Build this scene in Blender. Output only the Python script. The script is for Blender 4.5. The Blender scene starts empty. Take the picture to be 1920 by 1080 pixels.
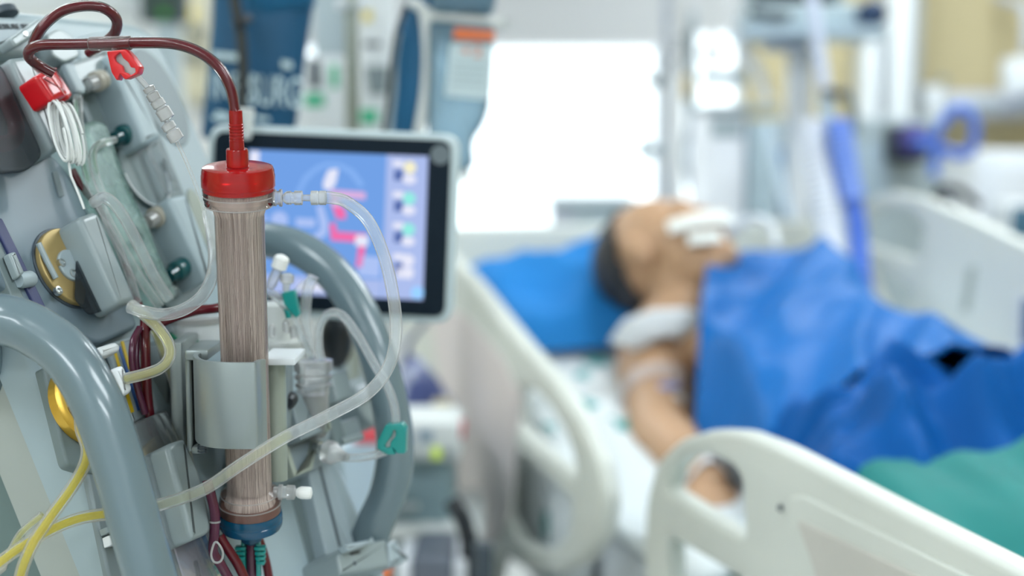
import bpy, bmesh, math, random
from mathutils import Vector, Matrix, noise

# ------------------------------------------------------------------ camera, world, light, exposure
scene = bpy.context.scene
COL = scene.collection
PITCH = math.radians(6.3)
FPX = 2640.0
CAMZ = 1.35
cam_data = bpy.data.cameras.new('camera')
cam = bpy.data.objects.new('camera', cam_data)
COL.objects.link(cam)
cam.location = (0, 0, CAMZ)
cam.rotation_euler = (math.pi / 2 - PITCH, 0, 0)
cam_data.sensor_width = 36.0
cam_data.lens = FPX / 1920 * 36.0
cam_data.clip_start = 0.05
cam_data.dof.use_dof = True
cam_data.dof.focus_distance = 0.985
cam_data.dof.aperture_fstop = (FPX / 1920 * 36.0) / 20.0
scene.camera = cam

world = bpy.data.worlds.new('daylight')
scene.world = world
world.use_nodes = True
bg = world.node_tree.nodes['Background']
bg.inputs['Color'].default_value = (0.90, 0.96, 1.0, 1)
bg.inputs['Strength'].default_value = 2.6

scene.view_settings.view_transform = 'Standard'
scene.view_settings.look = 'None'
scene.view_settings.gamma = 1.0
scene.view_settings.exposure = 0.0
scene.view_settings.use_curve_mapping = False
scene.cycles.transparent_max_bounces = 24
scene.cycles.max_bounces = 8
scene.cycles.caustics_reflective = False
scene.cycles.caustics_refractive = False
LUMINAIRE = {-1.6: 18.0, 0.2: 13.0, 2.3: 15.0, 4.2: 18.0}

# ------------------------------------------------------------------ helpers: pixels <-> places
FW = Vector((0, math.cos(PITCH), -math.sin(PITCH)))
UP = Vector((0, math.sin(PITCH), math.cos(PITCH)))
CAMLOC = Vector((0, 0, CAMZ))


def ray(px, py):
    return FW + Vector((1, 0, 0)) * ((px - 960) / FPX) + UP * ((540 - py) / FPX)


def pt(px, py, Y):
    """place seen at a photograph pixel, at world depth Y"""
    d = ray(px, py)
    return CAMLOC + d * (Y / d.y)


def ptz(px, py, z):
    d = ray(px, py)
    return CAMLOC + d * ((z - CAMZ) / d.z)


class Plane:
    def __init__(self, o, a, b):
        self.o = Vector(o); self.a = Vector(a).normalized(); self.b = Vector(b).normalized()
        self.n = self.a.cross(self.b).normalized()

    def w(self, a, b, w=0.0):
        return self.o + self.a * a + self.b * b + self.n * w

    def pix(self, px, py, w=0.0):
        d = ray(px, py)
        o = self.o + self.n * w
        k = (o - CAMLOC).dot(self.n) / d.dot(self.n)
        p = CAMLOC + d * k - o
        return (p.dot(self.a), p.dot(self.b))

    def at(self, px, py, w=0.0):
        a, b = self.pix(px, py, w)
        return self.w(a, b, w)

    def poly(self, pts, w=0.0):
        return [self.pix(x, y, w) for x, y in pts]


# ------------------------------------------------------------------ helpers: materials
MATS = {}


def nodes_of(m):
    m.use_nodes = True
    nt = m.node_tree
    nt.nodes.clear()
    out = nt.nodes.new('ShaderNodeOutputMaterial')
    return nt, out


def plastic(name, col, rough=0.45, metal=0.0, var=0.04, scale=30.0, bump=0.0, emit=None, coat=0.0, sss=0.0, trans=0.0):
    if name in MATS:
        return MATS[name]
    m = bpy.data.materials.new(name)
    nt, out = nodes_of(m)
    p = nt.nodes.new('ShaderNodeBsdfPrincipled')
    tc = nt.nodes.new('ShaderNodeTexCoord')
    nz = nt.nodes.new('ShaderNodeTexNoise')
    nz.inputs['Scale'].default_value = scale
    nz.inputs['Detail'].default_value = 3
    nt.links.new(tc.outputs['Object'], nz.inputs['Vector'])
    mx = nt.nodes.new('ShaderNodeMix'); mx.data_type = 'RGBA'
    c1 = [max(0, c * (1 - var)) for c in col] + [1]
    c2 = [min(1, c * (1 + var)) for c in col] + [1]
    mx.inputs[6].default_value = c1; mx.inputs[7].default_value = c2
    nt.links.new(nz.outputs['Fac'], mx.inputs[0])
    nt.links.new(mx.outputs[2], p.inputs['Base Color'])
    p.inputs['Roughness'].default_value = rough
    p.inputs['Metallic'].default_value = metal
    p.inputs['Coat Weight'].default_value = coat
    if sss:
        p.inputs['Subsurface Weight'].default_value = sss
        p.inputs['Subsurface Radius'].default_value = (0.01, 0.006, 0.004)
        p.inputs['Subsurface Scale'].default_value = 1.0
    if trans:
        p.inputs['Transmission Weight'].default_value = trans
    if emit:
        p.inputs['Emission Color'].default_value = (*emit[:3], 1)
        p.inputs['Emission Strength'].default_value = emit[3]
    if bump:
        b = nt.nodes.new('ShaderNodeBump')
        b.inputs['Strength'].default_value = bump
        b.inputs['Distance'].default_value = 0.002
        nt.links.new(nz.outputs['Fac'], b.inputs['Height'])
        nt.links.new(b.outputs['Normal'], p.inputs['Normal'])
    nt.links.new(p.outputs['BSDF'], out.inputs['Surface'])
    MATS[name] = m
    return m


def clear(name, tint=(1, 1, 1), body=0.12, bodycol=None, rough=0.08, ior=1.45, noise_amt=0.0, scale=60, gloss=1.0, rim=0.0, tl_share=0.45):
    """see-through plastic: tinted straight-through light, a share of scattering body, a Fresnel coat of reflection"""
    if name in MATS:
        return MATS[name]
    m = bpy.data.materials.new(name)
    nt, out = nodes_of(m)
    tr = nt.nodes.new('ShaderNodeBsdfTransparent')
    tr.inputs['Color'].default_value = (*tint, 1)
    df = nt.nodes.new('ShaderNodeBsdfDiffuse')
    tl = nt.nodes.new('ShaderNodeBsdfTranslucent')
    bc = bodycol or tint
    df.inputs['Color'].default_value = (*bc, 1)
    tl.inputs['Color'].default_value = (*bc, 1)
    ms = nt.nodes.new('ShaderNodeMixShader'); ms.inputs[0].default_value = tl_share
    nt.links.new(df.outputs[0], ms.inputs[1]); nt.links.new(tl.outputs[0], ms.inputs[2])
    m1 = nt.nodes.new('ShaderNodeMixShader')
    m1.inputs[0].default_value = body
    if noise_amt:
        tc = nt.nodes.new('ShaderNodeTexCoord')
        nz = nt.nodes.new('ShaderNodeTexNoise'); nz.inputs['Scale'].default_value = scale
        nt.links.new(tc.outputs['Object'], nz.inputs['Vector'])
        mr = nt.nodes.new('ShaderNodeMapRange')
        mr.inputs['From Min'].default_value = 0.35; mr.inputs['From Max'].default_value = 0.65
        mr.inputs['To Min'].default_value = max(0, body - noise_amt)
        mr.inputs['To Max'].default_value = min(1, body + noise_amt)
        nt.links.new(nz.outputs['Fac'], mr.inputs['Value'])
        nt.links.new(mr.outputs['Result'], m1.inputs[0])
    if rim:      # light crosses more of the wall toward its rim, so it scatters more there
        lw = nt.nodes.new('ShaderNodeLayerWeight'); lw.inputs['Blend'].default_value = 0.5
        pw_ = nt.nodes.new('ShaderNodeMath'); pw_.operation = 'POWER'; pw_.inputs[1].default_value = 2.0
        ma = nt.nodes.new('ShaderNodeMath'); ma.operation = 'MULTIPLY_ADD'
        ma.inputs[1].default_value = rim; ma.inputs[2].default_value = body; ma.use_clamp = True
        nt.links.new(lw.outputs['Facing'], pw_.inputs[0]); nt.links.new(pw_.outputs[0], ma.inputs[0])
        nt.links.new(ma.outputs[0], m1.inputs[0])
    nt.links.new(tr.outputs[0], m1.inputs[1]); nt.links.new(ms.outputs[0], m1.inputs[2])
    gl = nt.nodes.new('ShaderNodeBsdfGlossy'); gl.inputs['Roughness'].default_value = rough
    gl.inputs['Color'].default_value = (gloss, gloss, gloss, 1)
    fr = nt.nodes.new('ShaderNodeFresnel'); fr.inputs['IOR'].default_value = ior
    m2 = nt.nodes.new('ShaderNodeMixShader')
    nt.links.new(fr.outputs[0], m2.inputs[0])
    nt.links.new(m1.outputs[0], m2.inputs[1]); nt.links.new(gl.outputs[0], m2.inputs[2])
    nt.links.new(m2.outputs[0], out.inputs['Surface'])
    MATS[name] = m
    return m


def glow(name, col, strength, var=0.0, scale=40):
    if name in MATS:
        return MATS[name]
    m = bpy.data.materials.new(name)
    nt, out = nodes_of(m)
    e = nt.nodes.new('ShaderNodeEmission')
    e.inputs['Strength'].default_value = strength
    e.inputs['Color'].default_value = (*col, 1)
    nt.links.new(e.outputs[0], out.inputs['Surface'])
    MATS[name] = m
    return m


# ------------------------------------------------------------------ helpers: objects
def tag(o, label=None, cat=None, group=None, kind=None):
    if label: o['label'] = label
    if cat: o['category'] = cat
    if group: o['group'] = group
    if kind: o['kind'] = kind
    return o


def thing(name, label, cat, loc=(0, 0, 0), group=None):
    o = bpy.data.objects.new(name, None)
    COL.objects.link(o)
    o.location = loc
    o.empty_display_size = 0.02
    return tag(o, label, cat, group)


def copy_tree(o, delta, parent=None):
    c = o.copy(); COL.objects.link(c)
    c.parent = parent
    if parent is None:
        c.location = o.location + Vector(delta)
    for ch in list(o.children):
        k = copy_tree(ch, (0, 0, 0), c)
        k.matrix_parent_inverse = ch.matrix_parent_inverse.copy()
    return c


class MB:
    """collects faces in world space, then links them as one mesh object"""
    def __init__(self):
        self.v = []; self.f = []

    def add(self, vs, fs):
        n = len(self.v)
        self.v += [Vector(v) for v in vs]
        self.f += [tuple(i + n for i in f) for f in fs]
        return self

    def box(self, c, x, y, z):
        """box from centre and three half-extent vectors"""
        c, x, y, z = Vector(c), Vector(x), Vector(y), Vector(z)
        vs = [c + x * i + y * j + z * k for i in (-1, 1) for j in (-1, 1) for k in (-1, 1)]
        return self.add(vs, [(0, 1, 3, 2), (4, 6, 7, 5), (0, 4, 5, 1), (2, 3, 7, 6), (0, 2, 6, 4), (1, 5, 7, 3)])

    def abox(self, x0, x1, y0, y1, z0, z1):
        return self.box(((x0 + x1) / 2, (y0 + y1) / 2, (z0 + z1) / 2), ((x1 - x0) / 2, 0, 0), (0, (y1 - y0) / 2, 0), (0, 0, (z1 - z0) / 2))

    def tube(self, pts, r, seg=12, caps=True, closed=False):
        pts = [Vector(p) for p in pts]
        n = len(pts)
        rs = r if isinstance(r, (list, tuple)) else [r] * n
        rings = []
        prev = None
        for i, p in enumerate(pts):
            if closed:
                t = pts[(i + 1) % n] - pts[i - 1]
            else:
                t = pts[min(i + 1, n - 1)] - pts[max(i - 1, 0)]
            if t.length < 1e-9: t = Vector((0, 0, 1))
            t.normalize()
            if prev is None:
                s = Vector((0, 0, 1)) if abs(t.z) < 0.9 else Vector((1, 0, 0))
                u = t.cross(s).normalized()
            else:
                u = (prev - t * prev.dot(t)).normalized()
            prev = u
            v = t.cross(u)
            rings.append([p + (u * math.cos(2 * math.pi * k / seg) + v * math.sin(2 * math.pi * k / seg)) * rs[i] for k in range(seg)])
        vs = [q for rg in rings for q in rg]
        fs = []
        m = n if closed else n - 1
        for i in range(m):
            j = (i + 1) % n
            for k in range(seg):
                l = (k + 1) % seg
                fs.append((i * seg + k, i * seg + l, j * seg + l, j * seg + k))
        if caps and not closed:
            fs.append(tuple(range(seg))[::-1]); fs.append(tuple((n - 1) * seg + k for k in range(seg)))
        return self.add(vs, fs)

    def lathe(self, o, axis, prof, seg=32, caps=True, ref=None):
        """profile [(along, radius)] turned about an axis from o"""
        o = Vector(o); t = Vector(axis).normalized()
        s = ref or (Vector((0, 0, 1)) if abs(t.z) < 0.9 else Vector((1, 0, 0)))
        u = t.cross(s).normalized(); v = t.cross(u)
        vs = []; fs = []
        for (h, r) in prof:
            vs += [o + t * h + (u * math.cos(2 * math.pi * k / seg) + v * math.sin(2 * math.pi * k / seg)) * r for k in range(seg)]
        for i in range(len(prof) - 1):
            for k in range(seg):
                l = (k + 1) % seg
                fs.append((i * seg + k, i * seg + l, (i + 1) * seg + l, (i + 1) * seg + k))
        if caps:
            fs.append(tuple(range(seg))[::-1]); fs.append(tuple((len(prof) - 1) * seg + k for k in range(seg)))
        return self.add(vs, fs)

    def plate(self, plane, poly, w0, w1, bev=0.0):
        """outline (plane coords) raised from w0 to w1 with a rounded front edge"""
        area = sum(poly[i][0] * poly[(i + 1) % len(poly)][1] - poly[(i + 1) % len(poly)][0] * poly[i][1] for i in range(len(poly)))
        if area < 0: poly = poly[::-1]
        n = len(poly)
        lv = [(0.0, w0)]
        if bev > 0:
            for k in range(4):
                a = k / 3 * math.pi / 2
                lv.append((bev * (1 - math.cos(a)), w1 - bev + bev * math.sin(a)))
            lv.append((bev * 1.3, w1))
        else:
            lv.append((0.0, w1))
        vs = []; fs = []
        for (ins, w) in lv:
            q = inset(poly, ins)
            vs += [plane.w(a, b, w) for a, b in q]
        for i in range(len(lv) - 1):
            for k in range(n):
                l = (k + 1) % n
                fs.append((i * n + k, i * n + l, (i + 1) * n + l, (i + 1) * n + k))
        fs.append(tuple(range(n))[::-1]); fs.append(tuple((len(lv) - 1) * n + k for k in range(n)))
        return self.add(vs, fs)

    def ball(self, c, r, seg=16, rings=10, sc=(1, 1, 1)):
        c = Vector(c)
        vs = [c + Vector((0, 0, r * sc[2]))]
        for i in range(1, rings):
            th = math.pi * i / rings
            for k in range(seg):
                ph = 2 * math.pi * k / seg
                vs.append(c + Vector((r * sc[0] * math.sin(th) * math.cos(ph), r * sc[1] * math.sin(th) * math.sin(ph), r * sc[2] * math.cos(th))))
        vs.append(c - Vector((0, 0, r * sc[2])))
        fs = []
        for k in range(seg):
            fs.append((0, 1 + k, 1 + (k + 1) % seg))
            b = 1 + (rings - 2) * seg
            fs.append((len(vs) - 1, b + (k + 1) % seg, b + k))
        for i in range(rings - 2):
            for k in range(seg):
                l = (k + 1) % seg
                fs.append((1 + i * seg + k, 1 + (i + 1) * seg + k, 1 + (i + 1) * seg + l, 1 + i * seg + l))
        return self.add(vs, fs)

    def build(self, name, mat, parent=None, smooth=True, bevel=0.0, angle=35, kind=None, label=None):
        me = bpy.data.meshes.new(name)
        off = None
        loc = Vector((0, 0, 0))
        if parent is not None:
            par = parent
            while par is not None:
                loc += par.location
                par = par.parent
        elif self.v:
            mn = Vector([min(v[i] for v in self.v) for i in range(3)])
            mx = Vector([max(v[i] for v in self.v) for i in range(3)])
            off = Vector(((mn.x + mx.x) / 2, (mn.y + mx.y) / 2, mn.z))
            loc = off
        me.from_pydata([tuple(v - loc) for v in self.v], [], self.f)
        me.update()
        bm = bmesh.new(); bm.from_mesh(me)
        bmesh.ops.remove_doubles(bm, verts=bm.verts, dist=1e-6)
        bmesh.ops.recalc_face_normals(bm, faces=bm.faces)
        if bevel > 0:
            ed = [e for e in bm.edges if len(e.link_faces) == 2 and e.calc_face_angle(0) > 0.6]
            bmesh.ops.bevel(bm, geom=ed, offset=bevel, segments=2, profile=0.5, affect='EDGES', clamp_overlap=True)
        bm.to_mesh(me); bm.free()
        o = bpy.data.objects.new(name, me)
        COL.objects.link(o)
        me.materials.append(mat)
        if smooth:
            for p in me.polygons: p.use_smooth = True
            try:
                me.set_sharp_from_angle(angle=math.radians(angle))
            except Exception:
                pass
        if parent is not None:
            o.parent = parent
        elif off is not None:
            o.location = off
        if kind: o['kind'] = kind
        if label: o['label'] = label
        return o


def inset(poly, d):
    """move every edge of a CCW polygon inwards by d"""
    if d == 0: return list(poly)
    n = len(poly); out = []
    for i in range(n):
        p0 = Vector(poly[i - 1]).to_2d() if False else Vector((poly[i - 1][0], poly[i - 1][1]))
        p1 = Vector((poly[i][0], poly[i][1])); p2 = Vector((poly[(i + 1) % n][0], poly[(i + 1) % n][1]))
        e1 = (p1 - p0); e2 = (p2 - p1)
        if e1.length < 1e-9 or e2.length < 1e-9:
            out.append((p1.x, p1.y)); continue
        e1.normalize(); e2.normalize()
        n1 = Vector((-e1.y, e1.x)); n2 = Vector((-e2.y, e2.x))
        b = n1 + n2
        k = b.length_squared
        if k < 1e-6:
            out.append((p1.x, p1.y)); continue
        b = b * (2 / k)
        if b.length > 2.0: b = b.normalized() * 2.0
        q = p1 + b * d
        out.append((q.x, q.y))
    return out


def rounded(poly, r, seg=5):
    """round the corners of a polygon; r one number or one per corner"""
    n = len(poly); out = []
    for i in range(n):
        ri = r[i] if isinstance(r, (list, tuple)) else r
        p0, p1, p2 = (Vector((q[0], q[1])) for q in (poly[i - 1], poly[i], poly[(i + 1) % n]))
        a = p0 - p1; b = p2 - p1
        d = min(ri, a.length * 0.45, b.length * 0.45)
        if d < 1e-6:
            out.append((p1.x, p1.y)); continue
        s = p1 + a.normalized() * d; e = p1 + b.normalized() * d
        for k in range(seg + 1):
            t = k / seg
            q = s * (1 - t) ** 2 + p1 * 2 * t * (1 - t) + e * t * t
            out.append((q.x, q.y))
    return out


def circle(c, r, n=40, ry=None, a0=0.0, a1=2 * math.pi):
    ry = ry or r
    full = abs(a1 - a0 - 2 * math.pi) < 1e-6
    m = n if full else n + 1
    return [(c[0] + r * math.cos(a0 + (a1 - a0) * k / n), c[1] + ry * math.sin(a0 + (a1 - a0) * k / n)) for k in range(m)]


def spline(pts, per=8, closed=False):
    """Catmull-Rom through points"""
    P = [Vector(p) for p in pts]
    n = len(P)
    out = []
    rng = range(n) if closed else range(n - 1)
    for i in rng:
        if closed:
            a, b, c, d = P[i - 1], P[i], P[(i + 1) % n], P[(i + 2) % n]
        else:
            b, c = P[i], P[i + 1]
            a = P[i - 1] if i > 0 else b * 2 - c
            d = P[i + 2] if i + 2 < n else c * 2 - b
        for k in range(per):
            t = k / per
            out.append(0.5 * ((2 * b) + (c - a) * t + (2 * a - 5 * b + 4 * c - d) * t * t + (3 * b - a - 3 * c + d) * t ** 3))
    if not closed: out.append(P[-1])
    return out


def plate_holes(name, plane, outline, holes, w0, w1, bev, mat, parent=None, res=2):
    """plate with openings and rounded edges, made from a filled 2-D curve"""
    cu = bpy.data.curves.new(name + '_outline', 'CURVE')
    cu.dimensions = '2D'; cu.fill_mode = 'BOTH'
    cu.extrude = max(1e-4, (w1 - w0) / 2 - bev); cu.bevel_depth = bev; cu.bevel_resolution = res
    cu.offset = -bev
    def _area(pl): return sum(pl[i][0] * pl[(i + 1) % len(pl)][1] - pl[(i + 1) % len(pl)][0] * pl[i][1] for i in range(len(pl)))
    loops = [outline if _area(outline) < 0 else outline[::-1]] + [h if _area(h) > 0 else h[::-1] for h in holes]
    for pl in loops:
        s = cu.splines.new('POLY'); s.points.add(len(pl) - 1)
        for i, (a, b) in enumerate(pl): s.points[i].co = (a, b, 0, 1)
        s.use_cyclic_u = True
    tmp = bpy.data.objects.new('outline_curve', cu)
    COL.objects.link(tmp)
    dg = bpy.context.evaluated_depsgraph_get()
    me = bpy.data.meshes.new_from_object(tmp.evaluated_get(dg))
    bpy.data.objects.remove(tmp); bpy.data.curves.remove(cu)
    mb = MB()
    mid = (w0 + w1) / 2
    mb.add([plane.w(v.co.x, v.co.y, v.co.z + mid) for v in me.vertices], [tuple(p.vertices) for p in me.polygons])
    bpy.data.meshes.remove(me)
    return mb.build(name, mat, parent)


def text_mesh(name, body, plane, a, b, w, size, mat, parent=None, depth=0.0004, align='LEFT', rot=0.0, flip=False, sx=1.0):
    cu = bpy.data.curves.new('lettering', 'FONT')
    cu.body = body; cu.size = size; cu.extrude = depth; cu.align_x = align
    tmp = bpy.data.objects.new('lettering', cu)
    COL.objects.link(tmp)
    dg = bpy.context.evaluated_depsgraph_get()
    me = bpy.data.meshes.new_from_object(tmp.evaluated_get(dg))
    bpy.data.objects.remove(tmp); bpy.data.curves.remove(cu)
    c, s = math.cos(rot), math.sin(rot)
    mb = MB()
    vs = []
    for v in me.vertices:
        x, y = v.co.x * sx, v.co.y
        vs.append(plane.w(a + x * c - y * s, b + x * s + y * c, w + v.co.z))
    mb.add(vs, [tuple(p.vertices) for p in me.polygons])
    bpy.data.meshes.remove(me)
    return mb.build(name, mat, parent, smooth=False)

# ================================================================== the room
WALLY = 5.2


def wx(px): return (px - 960) / FPX * WALLY * 1.0
def wz(py): return pt(960, py, WALLY).z


M_wall = plastic('wall_paint', (0.52, 0.45, 0.27), 0.8, var=0.03, scale=3)
M_wallw = plastic('wall_white', (0.70, 0.71, 0.70), 0.8, var=0.03, scale=3)
M_floor = plastic('vinyl_floor', (0.62, 0.63, 0.62), 0.35, var=0.10, scale=6)
M_ceil = plastic('ceiling_tile', (0.80, 0.81, 0.80), 0.9, var=0.03, scale=12)
M_frame = plastic('window_frame_paint', (0.78, 0.80, 0.82), 0.4)
M_blind = plastic('blind_fabric', (0.50, 0.51, 0.52), 0.9, var=0.03, scale=40)
M_pane = clear('window_glass', (0.98, 1.0, 1.0), 0.0, rough=0.0)
M_white = plastic('white_plastic', (0.72, 0.76, 0.79), 0.4)
M_offw = plastic('off_white_plastic', (0.68, 0.71, 0.70), 0.45)
M_grey = plastic('grey_plastic', (0.20, 0.25, 0.27), 0.45)
M_lgrey = plastic('light_grey_plastic', (0.36, 0.44, 0.48), 0.42)
M_black = plastic('black_plastic', (0.012, 0.016, 0.022), 0.4)
M_dark = plastic('dark_slate_plastic', (0.05, 0.07, 0.09), 0.45)
M_steel = plastic('brushed_steel', (0.55, 0.58, 0.58), 0.28, metal=1.0)

XL, XR, YB, ZC = -3.4, 3.3, -2.5, 2.75


def struct(mb, name, mat, parent=None, smooth=False):
    o = mb.build(name, mat, parent, smooth=smooth)
    if parent is None: o['kind'] = 'structure'
    return o


struct(MB().abox(XL, XR, YB, WALLY + 0.2, -0.1, 0), 'floor', M_floor)
ceil_o = struct(MB().abox(XL, XR, YB, WALLY + 0.2, ZC, ZC + 0.1), 'ceiling', M_ceil)
# window wall with two openings
w1x0, w1x1 = wx(520), wx(1248)
w2x0, w2x1 = wx(1268), wx(1398)
zb, zt = wz(478), 2.35
wb = MB()
for x0, x1, z0, z1 in [(XL, w1x0, 0, ZC), (w1x0, w2x1, 0, zb), (w1x0, w2x1, zt, ZC), (w1x1, w2x0, zb, zt)]:
    wb.abox(x0, x1, WALLY, WALLY + 0.2, z0, z1)
struct(wb, 'wall_back', M_wallw)
struct(MB().abox(w2x1, XR, WALLY, WALLY + 0.2, 0, ZC), 'wall_alcove', M_wall)
struct(MB().abox(XR, XR + 0.1, YB, WALLY + 0.2, 0, ZC), 'wall_right', M_wall)
struct(MB().abox(XL - 0.1, XL, YB, WALLY + 0.2, 0, ZC), 'wall_left', M_wall)
struct(MB().abox(XL, XR, YB - 0.1, YB, 0, ZC), 'wall_front', M_wallw)
struct(MB().abox(w2x1, XR, WALLY - 0.015, WALLY, 0, 0.1), 'baseboard_back', M_grey)
for i, (x0, x1) in enumerate([(w1x0, w1x1), (w2x0, w2x1)]):
    wn = bpy.data.objects.new('window_%d' % (i + 1), None); COL.objects.link(wn)
    wn.location = ((x0 + x1) / 2, WALLY + 0.1, zb); wn['kind'] = 'structure'
    fr = MB(); t = 0.035
    for a in [(x0, x0 + t, zb, zt), (x1 - t, x1, zb, zt), (x0, x1, zb, zb + t), (x0, x1, zt - t, zt)]:
        fr.abox(a[0], a[1], WALLY + 0.06, WALLY + 0.12, a[2], a[3])
    fr.build('window_frame', M_frame, wn, smooth=False)
    MB().abox(x0 + t, x1 - t, WALLY + 0.085, WALLY + 0.093, zb + t, zt - t).build('pane', M_pane, wn, smooth=False)
struct(MB().abox(w1x0 - 0.05, w2x1 + 0.05, WALLY - 0.12, WALLY + 0.05, zb - 0.04, zb), 'trim_1', M_frame)
# roller blinds let down over the upper windows
for x0, x1, py, lab in [(w1x0 - 0.05, w1x1 + 0.03, 88, 'grey roller blind pulled down over the wide bright window'),
                        (w1x1 + 0.035, w2x1 + 0.05, 62, 'narrow grey roller blind over the small window behind the ventilator')]:
    b = thing('roller_blind', lab, 'blind', ((x0 + x1) / 2, WALLY - 0.04, 2.4))
    MB().abox(x0, x1, WALLY - 0.045, WALLY - 0.041, wz(py), 2.40).build('blind_cloth', M_blind, b, smooth=False)
    MB().tube([(x0, WALLY - 0.04, wz(py)), (x1, WALLY - 0.04, wz(py))], 0.008, 8).build('hem_bar', M_frame, b)
    MB().tube([(x0, WALLY - 0.05, 2.42), (x1, WALLY - 0.05, 2.42)], 0.03, 12).build('roller', M_frame, b)
# ceiling luminaires; the unseen entrance row is added for frontal fill
for i, (x, y, nm) in enumerate([(-1.6, -1.6, 'added front fill, left entrance end'), (1.2, -1.6, 'added front fill, right entrance end'), (-1.6, 0.2, 'left rear'), (1.2, 0.2, 'right rear'), (-1.6, 2.3, 'left middle'), (1.2, 2.3, 'right middle'), (-1.6, 4.2, 'left window end'), (1.2, 4.2, 'right window end')]):
    t_ = thing('ceiling_light', 'recessed white ceiling light panel, %s of the room' % nm, 'light', (x, y, ZC - 0.03), 'ceiling light panels')
    fr = MB()
    for a in [(x - 0.62, x - 0.58, y - 0.32, y + 0.32), (x + 0.58, x + 0.62, y - 0.32, y + 0.32), (x - 0.58, x + 0.58, y - 0.32, y - 0.28), (x - 0.58, x + 0.58, y + 0.28, y + 0.32)]:
        fr.abox(*a, ZC - 0.03, ZC)
    fr.build('frame', M_frame, t_, smooth=False)
    MB().abox(x - 0.58, x + 0.58, y - 0.28, y + 0.28, ZC - 0.02, ZC - 0.012).build('diffuser', glow('lamp_diffuser_%d' % int(y * 10), (0.88, 0.96, 1.0), LUMINAIRE[y]), t_, smooth=False)

# ================================================================== the dialysis machine
eF = Vector((math.cos(math.radians(66)), math.sin(math.radians(66)), 0))
bF = math.radians(26)
F = Plane(pt(330, 640, 1.12), eF, Vector((-math.sin(bF) * eF.y, math.sin(bF) * eF.x, math.cos(bF))))
FP = F.at
M_shell = plastic('machine_shell', (0.33, 0.42, 0.46), 0.42, coat=0.1)
M_shell_side = plastic('machine_side', (0.34, 0.38, 0.36), 0.5)
M_back = plastic('machine_back', (0.12, 0.18, 0.18), 0.55)
M_panel = plastic('pump_panel_blue_grey', (0.15, 0.21, 0.255), 0.45, coat=0.1)
M_recess = plastic('recess_teal_grey', (0.16, 0.21, 0.22), 0.45)
M_cover = plastic('cover_grey', (0.27, 0.33, 0.345), 0.33, coat=0.2)
M_tubeh = plastic('handle_paint', (0.14, 0.20, 0.23), 0.25, coat=0.5, var=0.02)
M_gold = plastic('gold_anodised', (0.46, 0.34, 0.14), 0.42, metal=0.45, var=0.1)
M_gold2 = plastic('bright_gold', (0.72, 0.45, 0.07), 0.34, metal=0.6, var=0.15)
M_smoke = clear('smoked_cover', (0.50, 0.53, 0.56), 0.22, (0.16, 0.19, 0.21), rough=0.35, ior=1.2, gloss=0.5)
M_acryl = clear('clear_acrylic', (0.95, 0.97, 0.98), 0.12, (0.85, 0.90, 0.93), rough=0.08, ior=1.3)
M_navy = plastic('navy_strip', (0.03, 0.04, 0.13), 0.4)
M_alu = plastic('clamp_aluminium', (0.30, 0.345, 0.35), 0.36, metal=0.5, var=0.03)
M_olive = plastic('post_olive_grey', (0.30, 0.34, 0.29), 0.35)
M_lav = plastic('lavender_label', (0.42, 0.37, 0.46), 0.5)
M_plum = plastic('plum_label', (0.25, 0.14, 0.20), 0.5)
M_blueprint = plastic('blue_print', (0.03, 0.12, 0.42), 0.5)
M_yellowprint = plastic('yellow_print', (0.80, 0.55, 0.02), 0.5)
M_greenprint = plastic('green_print', (0.02, 0.22, 0.13), 0.5)
M_darkprint = plastic('dark_print', (0.06, 0.07, 0.08), 0.5)

mach = thing('dialysis_machine', 'grey blood dialysis machine with tilted front and tube handles, left foreground', 'medical machine', (-0.55, 1.2, 0))
body_out = rounded([(-0.155, -0.34), (0.150, -0.34), (0.150, 0.296), (-0.155, 0.296)], [0.02, 0.02, 0.035, 0.035], 8)
MB().plate(F, body_out, -0.036, 0.0, 0.010).build('front_housing', M_shell, mach)
MB().plate(F, rounded([(-0.150, -0.40), (0.140, -0.40), (0.140, 0.286), (-0.150, 0.286)], 0.03), -0.075, -0.036).build('side_housing', M_shell_side, mach)
MB().plate(F, rounded([(-0.140, -0.42), (0.130, -0.42), (0.130, 0.27), (-0.140, 0.27)], 0.03), -0.30, -0.075).build('rear_cabinet', M_back, mach)
foot = F.w(0, -0.42, -0.15)
MB().lathe((foot.x, foot.y, 0.10), (0, 0, 1), [(0, 0.07), (0.02, 0.06), (foot.z + 0.12 - 0.1, 0.055)], 24).build('column', M_shell, mach)
MB().box((foot.x, foot.y, 0.10), (0.28, 0, 0), (0, 0.28, 0), (0, 0, 0.03)).build('base', M_lgrey, mach, bevel=0.02)
for sx in (-1, 1):
    for sy in (-1, 1):
        MB().lathe((foot.x + sx * 0.23 - 0.015, foot.y + sy * 0.23, 0.037), (1, 0, 0), [(0, 0.030), (0.004, 0.036), (0.026, 0.036), (0.03, 0.030)], 20).build('castor', M_black, mach)


def fplate(name, px, w0, w1, mat, r=0.003, bev=0.002, parent=mach, label=None):
    poly = rounded(F.poly(px, w1), r) if r else F.poly(px, w1)
    return MB().plate(F, poly, w0, w1, bev).build(name, mat, parent, label=label)


def fbox(name, pts3, mat, r):
    return MB().tube([FP(*p) for p in pts3], r, 10).build(name, mat, mach)


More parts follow.
